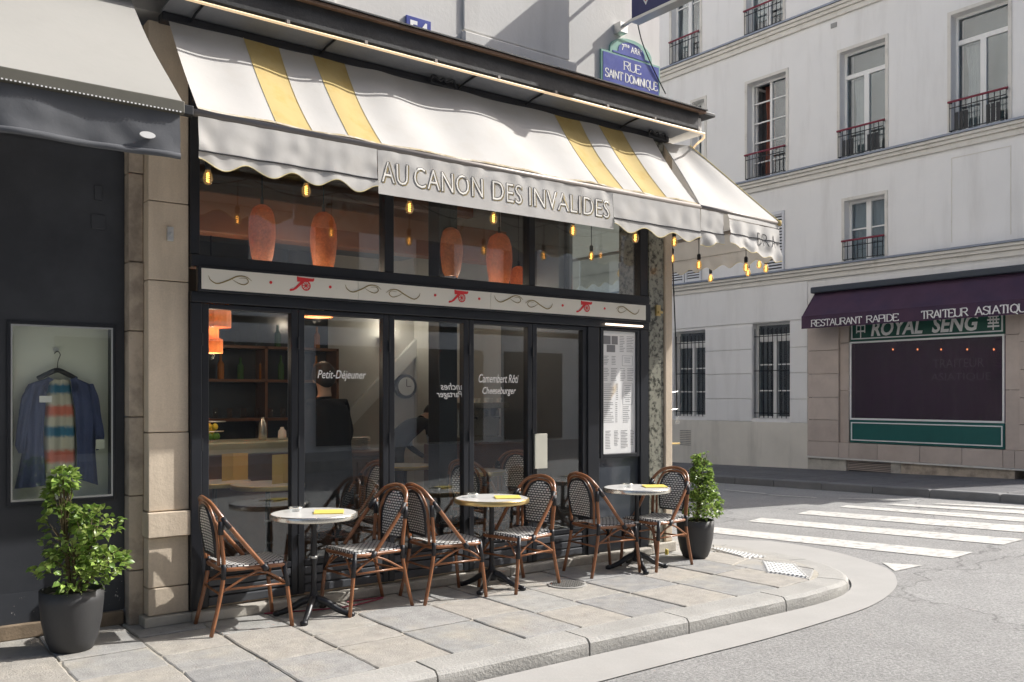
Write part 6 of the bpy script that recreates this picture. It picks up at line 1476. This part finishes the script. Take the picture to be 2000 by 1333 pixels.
# surrounds and windows
def bx(mb, y0, y1, z0, z1, x0, x1, mi=0): mb.box(x0, x1, y0, y1, z0, z1, mi)
def window(y0, y1, z0, z1, kind):
    far_up = y0 > 16.5
    # flat moulding round the opening
    if kind != 'barred':
        mb = MB(); s = .07
        bx(mb, y0 - s, y0 - .002, z0, z1 + s, XO - .018, XO - .001); bx(mb, y1 + .002, y1 + s, z0, z1 + s, XO - .018, XO - .001); bx(mb, y0 - .002, y1 + .002, z1 + .002, z1 + s, XO - .018, XO - .001)
        mb.build('surround', M_cornice, ob_, bevel=.004)
    XG = XO + .17; f = .05
    mb = MB()
    bx(mb, y0, y0 + f, z0, z1, XG, XG + .07); bx(mb, y1 - f, y1, z0, z1, XG, XG + .07); bx(mb, y0 + f, y1 - f, z1 - f, z1, XG, XG + .07); bx(mb, y0 + f, y1 - f, z0, z0 + f, XG, XG + .07)
    ym = (y0 + y1) / 2; zt_ = z1 - f
    if kind in ('pvc',): 
        zt_ = z1 - .55; bx(mb, y0 + f, y1 - f, zt_, zt_ + .09, XG, XG + .07)
    if kind == 'barred':
        zt_ = z1 - .42; bx(mb, y0 + f, y1 - f, zt_, zt_ + .16, XG, XG + .07)
    if kind == 'open': bx(mb, ym - .03, ym + .03, z0 + f, z1 - f, XG + .002, XG + .07)
    else: bx(mb, ym - .055, ym + .055, z0 + f, zt_, XG - .01, XG + .07)
    win = mb.build('window', M_frame, ob_, bevel=.004); OFF[win.name] = OFF[ob_.name]
    def sub(name, m, fn, **k):
        q = MB(); fn(q); o = q.build(name, m, win, **k); return o
    if kind in ('pvc', 'plain'): muntins = []
    elif kind == 'small': muntins = [z0 + (z1 - z0) * .55]
    elif kind == 'barred': muntins = [z0 + (zt_ - z0) * .36, z0 + (zt_ - z0) * .70]
    elif kind == 'open': muntins = [z0 + (z1 - z0) * t for t in (.2, .4, .6, .8)]
    else: muntins = [z0 + (z1 - z0) * t for t in (.33, .66)]
    if muntins:
        for m in muntins: sub('glazing_bar', M_frame, lambda q: bx(q, y0 + f, y1 - f, m - .014, m + .014, XG + .012, XG + .05))
    sub('pane', M_glassFar, lambda q: bx(q, y0 + f, ym - .04, z0 + f, zt_, XG + .03, XG + .036)); 
    if kind == 'open':
        # the left casement stands open into the room
        def leaf(q):
            L_ = (y1 - y0) / 2 - .06
            for zz0, zz1 in ((z0 + f, z0 + f + .05), (z1 - f - .05, z1 - f)): q.box(XG + .08, XG + .08 + L_, y1 - f - .03, y1 - f, zz0, zz1)
            for xx in (XG + .08, XG + .08 + L_ - .05): q.box(xx, xx + .05, y1 - f - .03, y1 - f, z0 + f + .05, z1 - f - .05)
        sub('open_casement', M_frame, leaf)
    else: sub('pane', M_glassFar, lambda q: bx(q, ym + .04, y1 - f, z0 + f, zt_, XG + .03, XG + .036))
    if zt_ < z1 - f - .05: sub('transom_pane', M_glassFar, lambda q: bx(q, y0 + f, y1 - f, zt_ + .1, z1 - f, XG + .03, XG + .036))
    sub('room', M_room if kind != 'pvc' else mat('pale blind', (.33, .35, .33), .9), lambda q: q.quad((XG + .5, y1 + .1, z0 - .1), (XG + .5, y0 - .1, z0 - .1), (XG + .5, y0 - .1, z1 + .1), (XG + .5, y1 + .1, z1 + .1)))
    def drape(q, ya, yb, za, zb2, x, amp=.02, nf=5, pinch=0.):
        def fn(u, v):
            p_ = 1 - pinch * math.sin(math.pi * min(1, v * 1.25)) ** 2; yc = (ya + yb) / 2 + (yb - ya) * (u - .5) * p_
            return (x + amp * math.sin(u * nf * 2 * math.pi), yc, zb2 + (za - zb2) * v)
        q.grid(fn, 24, 8)
    if kind == 'curtain':
        sub('curtain', M_curt, lambda q: drape(q, ym + .12, y1 - f, z0 + .4, z1 - f, XG + .12, pinch=.6), smooth=True)
        sub('curtain', M_curt, lambda q: drape(q, y0 + f, ym - .12, z0 + .4, z1 - f, XG + .12, pinch=.6), smooth=True)
    if kind == 'small': sub('net_curtain', mat('bluish net', (.42, .47, .50), .9), lambda q: drape(q, y0 + f, y1 - f, z0 + f, z1 - f, XG + .10, .012, 8), smooth=True)
    if kind == 'open': sub('curtain', M_redcurt, lambda q: drape(q, ym + .12, y1 - .12, z0, z1, XG + .35, .04, 3, .3), smooth=True)
    if kind == 'pvc': sub('curtain', M_curt, lambda q: drape(q, ym + .1, y1 - .1, z0 + .05, zt_, XG + .2, .015, 6, .35), smooth=True)
    # guard rail / bars
    if kind == 'barred':
        def bars(q):
            n = 8
            for k in range(n + 1):
                yy = y0 + .02 + (y1 - y0 - .04) * k / n; q.tube([(XO + .06, yy, z0 + .01), (XO + .06, yy, z1 - .12)], .010, 6)
            for zz in (z0 + .12, (z0 + z1) / 2, z1 - .3): q.box(XO + .05, XO + .07, y0 - .01, y1 + .01, zz - .009, zz + .009)
        q = MB(); bars(q); g = q.build('window_bars', M_bars, ob_)
    else:
        h = .62 if kind != 'small' else .46
        g = MB(); g.tube([(XO - .075, y0 - .03, z0 + h), (XO - .075, y1 + .03, z0 + h)], .022, 8); rl = g.build('balcony_rail', M_rail, ob_); OFF[rl.name] = OFF[ob_.name]
        q = MB(); n = max(7, int((y1 - y0) / .10))
        for k in range(n + 1):
            yy = y0 + (y1 - y0) * k / n; q.tube([(XO - .075, yy, z0 + .06), (XO - .075, yy, z0 + h - .02)], .0085, 6)
        for zz in (z0 + .07, z0 + h - .12): q.box(XO - .083, XO - .067, y0, y1, zz - .008, zz + .008)
        for yy in (y0 + .01, y1 - .01): q.box(XO - .08, XO + .0, yy - .008, yy + .008, z0 + .06, z0 + .08); q.box(XO - .08, XO + .0, yy - .008, yy + .008, z0 + h - .02, z0 + h)
        if kind == 'pvc':
            for k in range(3):
                for j in (0, 1):
                    cy_ = y0 + (y1 - y0) * (.22 + .56 * j) + (k - 1) * .09; q.box(XO - .079, XO - .071, cy_ - .035, cy_ + .035, z0 + .08, z0 + h - .22)
        q.build('balusters', M_bars, rl)
for s in spec: window(*s)
# shutters
def shutter(px0, px1, z0, z1, lab=None, xx=XO - .045):
    y0, y1 = yx(px1), yx(px0); mb = MB(); s = .05
    for a, b, c, d in ((y0, y0 + s, z0, z1), (y1 - s, y1, z0, z1), (y0 + s, y1 - s, z0, z0 + .07), (y0 + s, y1 - s, z1 - .07, z1)): mb.box(xx, xx + .035, a, b, c, d)
    sh_ = mb.build('shutter', M_shut, ob_, bevel=.003); OFF[sh_.name] = OFF[ob_.name]
    n = 19
    for k in range(n):
        zz = z0 + .08 + (z1 - z0 - .17) * k / (n - 1); q = MB(); q.add([(xx + .004, y0 + s, zz - .018), (xx + .004, y1 - s, zz - .018), (xx + .03, y1 - s, zz + .018), (xx + .03, y0 + s, zz + .018), (xx + .008, y0 + s, zz - .022), (xx + .008, y1 - s, zz - .022), (xx + .034, y1 - s, zz + .014), (xx + .034, y0 + s, zz + .014)], [(0, 1, 2, 3), (7, 6, 5, 4), (0, 4, 5, 1), (2, 6, 7, 3)]); q.build('slat', M_shut, sh_)
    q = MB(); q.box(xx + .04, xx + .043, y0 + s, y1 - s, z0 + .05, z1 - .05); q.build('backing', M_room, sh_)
shutter(1310, 1338, 4.38, 5.66); shutter(1340, 1371, 4.38, 5.66); shutter(1496, 1533, 4.34, 5.72)
# false window panel, small vents
ya, yb = yx(1975), yx(1858)
mb = MB(); zz0, zz1 = 4.5, 6.1
for a, b, c, d in ((ya, ya + .015, zz0, zz1), (yb - .015, yb, zz0, zz1), (ya + .015, yb - .015, zz1 - .015, zz1)): mb.box(XO - .006, XO - .0008, a, b, c, d)
mb.build('blind_panel_edge', M_cornice, ob_)
p = on_x(1629, 50, XO); mb = MB(); mb.box(XO - .015, XO - .001, p.y - .07, p.y + .07, p.z - .05, p.z + .05); mb.build('air_vent', mat('grey vent', (.3, .3, .29), .7), ob_)
p = on_x(1340, 855, XO); mb = MB()
for i in range(9):
    for j in range(9): mb.box(XO - .036, XO - .031, p.y - .17 + i * .04, p.y - .15 + i * .04, p.z - .19 + j * .044, p.z - .17 + j * .044)
o = mb.build('vent_grille', M_room, ob_); o['kind'] = 'stuff'

# --- restaurant front
rf = thing('restaurant_front', 'stone clad restaurant front with green framed purple window across the street', 'shop front', (XO, 9.5, 0))
Yw0, Yw1 = yx(1962), yx(1660)
zg = lambda y: far_z(0, y)
XR = XO - .06
# pilasters tile by tile
courses = [.62, 1.08, 1.56, 2.06, 2.56, 3.12, 3.58]
yl0, yl1 = yx(1641), YR1; yr1 = Yw0 - .10
for z0, z1 in zip(courses, courses[1:]):
    mb = MB(); mb.box(XR, XO + .3, yl0 + .003, yl1 - .003, z0 + .004, z1 - .004); mb.build('stone_tile', M_tile, rf, bevel=.005)
    mb = MB(); mb.box(XR, XO + .3, YC0 - .06, yr1 - .18, z0 + .004, z1 - .004); mb.build('stone_tile', M_tile, rf, bevel=.005)
for (za, zb_) in ((.62, 1.7), (1.704, 2.7), (2.704, 3.58)):
    mb = MB(); mb.box(XR + .05, XO + .3, Yw1 + .02, yl0 - .003, za, zb_ - .004); mb.build('stone_tile', M_tile, rf, bevel=.004)
    mb = MB(); mb.box(XR + .05, XO + .3, yr1 - .176, Yw0 - .02, za, zb_ - .004); mb.build('stone_tile', M_tile, rf, bevel=.004)
# low row under the window, and plinth with grilles
ed = [YR1, yl0, Yw1 - .02, yx(1717), yx(1800), yx(1882), yx(1962), yx(1985), YC0 - .06]
for a, b in zip(ed, ed[1:]):
    if a - b > .01: mb = MB(); mb.box(XR - (.01 if a <= YR1 + .001 else 0), XO + .3, b + .003, a - .003, .30, .616); mb.build('stone_tile', M_tile, rf, bevel=.005)
mb = MB(); mb.box(XR - .03, XO + .3, YC0 - .09, YR1 + .01, .262, .296); mb.build('ledge', M_cornice, rf, bevel=.004)
for a, b, m_, nme in ((YR1, yx(1656), M_base, 'plinth_stone'), (yx(1742), yx(1762), M_base, 'plinth_stone'), (yx(1762), yx(1985), M_stone2, 'plinth_stone')):
    mb = MB(); mb.box(XR + .01, XO + .3, b + .003, a - .003, -.3, .26); mb.build(nme, m_, rf, bevel=.005)
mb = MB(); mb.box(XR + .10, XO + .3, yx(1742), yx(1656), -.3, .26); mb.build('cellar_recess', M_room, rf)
for k in range(6):
    mb = MB(); mb.box(XR + .02, XR + .09, yx(1742) + .004, yx(1656) - .004, .06 + k * .034, .06 + k * .034 + .016); mb.build('grille_slat', M_tile, rf)
# green window unit
mb = MB(); mb.box(XR + .07, XR + .14, Yw0, Yw1, 2.72, 3.5); mb.build('green_sign', M_green, rf)
def border(y0, y1, z0, z1, x, t, m, name):
    q = MB(); q.box(x, x + .02, y0, y1, z0, z0 + t); q.box(x, x + .02, y0, y1, z1 - t, z1); q.box(x, x + .02, y0, y0 + t, z0 + t, z1 - t); q.box(x, x + .02, y1 - t, y1, z0 + t, z1 - t); q.build(name, m, rf)
border(Yw0 + .03, Yw1 - .03, 2.76, 3.46, XR + .055, .025, M_frame, 'sign_trim')
border(Yw0 - .0, Yw1 + .0, 1.10, 2.715, XR + .05, .035, M_frame, 'window_frame')
mb = MB(); mb.box(XR + .075, XR + .083, Yw0 + .036, Yw1 - .036, 1.136, 2.68); mb.build('pane', glass('plum reflecting glass', (.7, .6, .7), .06, .6), rf)
mb = MB()
mb.grid(lambda u, v: (XR + .25 + .015 * math.sin(u * 60), Yw0 + (Yw1 - Yw0) * u, 1.1 + 1.6 * v), 120, 2); mb.build('drape', M_drape, rf, smooth=True)
mb = MB(); mb.box(XR + .06, XR + .14, Yw0, Yw1, .63, 1.095); mb.build('green_panel', M_green2, rf)
border(Yw0 + .03, Yw1 - .03, .67, 1.05, XR + .045, .022, M_frame, 'panel_trim')
for px in (1744, 1792, 1838, 1889, 1941):
    p = on_x(px, 683, XR + .2); mb = MB(); mb.lathe([(.003, -.02), (.013, -.008), (.013, .008), (.003, .02)], (XR + .2, p.y, p.z), 8); mb.build('spot_lamp', M_fil2, rf)
def on_wall(yleft, z, X): return lambda a, b: (X, yleft - a, z + b)     # letters read left to right towards -y
def seen(s, px0, px1, pz, h, X, m, par, name, **k):
    yl = on_x(px0, 600, X).y; yr = on_x(px1, 600, X).y; v, f = text_mesh(s, yl - yr, h, **k); mb = MB(); mb.add([on_wall(yl, pz, X)(a, b) for a, b in v], f); return mb.build(name, m, par)
X_t = XR + .068
seen('ROYAL', 1701, 1802, 2.805, .31, X_t, M_letterwhite, rf, 'sign_lettering', shear=.2, offset=.03)
seen('SENG', 1820, 1911, 2.805, .31, X_t, M_letterwhite, rf, 'sign_lettering', shear=.2, offset=.03)
seen('中', 1672, 1690, 2.79, .34, X_t, M_letterwhite, rf, 'sign_lettering', offset=.01)
seen('華', 1928, 1952, 2.80, .36, X_t, M_letterwhite, rf, 'sign_lettering', offset=.01)
seen('TRAITEUR', 1822, 1922, 2.13, .17, XR + .12, mat('unlit neon', (.16, .13, .17), .4), rf, 'neon_lettering')
seen('ASIATIQUE', 1818, 1935, 1.86, .17, XR + .12, MATS['unlit neon'], rf, 'neon_lettering')
# purple awning
pa = thing('purple_awning', 'faded purple awning with white capitals over the restaurant window', 'awning', (XO - .4, 9, 3.2))
y1 = on_x(1566, 600, XO - .5).y; y0 = YC0 - .3; XB = XO - .50
mb = MB(); mb.grid(lambda u, v: (XO - .03 + (XB - XO + .03) * v, y0 + (y1 - y0) * u, 3.80 + (3.27 - 3.80) * v - .03 * math.sin(math.pi * v) + .006 * math.sin(u * 40)), 60, 8); mb.build('canvas', M_purple, pa, smooth=True)
mb = MB(); mb.box(XO - .16, XO - .001, y0, y1 + .03, 3.79, 3.92); mb.build('cassette', mat('slate cassette', (.035, .045, .06), .5), pa, bevel=.02)
mb = MB(); mb.grid(lambda u, v: (XB - .004 + .008 * math.sin(u * 55), y0 + (y1 - y0) * u, 3.27 - .26 * v), 90, 4); mb.build('valance', M_purple, pa, smooth=True)
mb = MB(); mb.tube([(XB + .012, y0, 3.27), (XB + .012, y1, 3.27)], .02, 8); mb.build('front_bar', M_purple, pa)
mb = MB(); mb.add([(XO - .03, y1, 3.8), (XB, y1, 3.27), (XB, y1, 3.01), (XO - .1, y1, 3.3)], [(0, 1, 2, 3)]); mb.build('end_cheek', M_purple, pa)
def pser(s, px0, px1, z, h):
    X = XB - .016; yl = on_x(px0, 620, X).y; yr = on_x(px1, 620, X).y; mb = MB(); serif(mb, s, yl - yr, h, lambda a, b: (X, yl - a, z + b), .17); mb.build('lettering', M_letterwhite, pa)
pser('RESTAURANT', 1585, 1682, 3.045, .135); pser('RAPIDE', 1693, 1754, 3.045, .135); pser('TRAITEUR', 1800, 1889, 3.045, .145); pser('ASIATIQUE', 1905, 2018, 3.045, .145)

# ================================================================== ACROSS THE MAIN STREET (behind the viewer: what the café glass mirrors)
bb = thing('facing_building', 'pale stone building on the viewer side of the street', 'building', (10, -8.5, 0))
mb = MB(); mb.box(-25, 60, -20, -8.5, -.15, 16); mb.build('wall', M_wall2, bb)
for fl in range(5):
    for k in range(24):
        x = -20 + k * 3.0; z0 = .3 + 3.4 * fl; h = 2.4 if fl else 2.6; w = 1.2 if fl else 2.2
        mb = MB(); mb.box(x, x + w, -8.5, -8.42, z0, z0 + h); 
        if fl == 0: mb.build('shop_window', M_dark, bb)
        else: mb.build('window', mat('dark window', (.05, .06, .08), .1, coat=.5), bb)
for z in (3.5, 7, 10.4): mb = MB(); mb.box(-25, 60, -8.7, -8.5, z - .12, z + .05); mb.build('cornice', M_cornice, bb)
mb = MB(); mb.prism([(-25, -8.5), (60, -8.5), (60, -5.6), (-25, -5.6)], lambda x, y: road_z(x, y) - .3, lambda x, y: .02 + road_z(x, y) + .1); mb.build('kerb', M_kerb, bb)
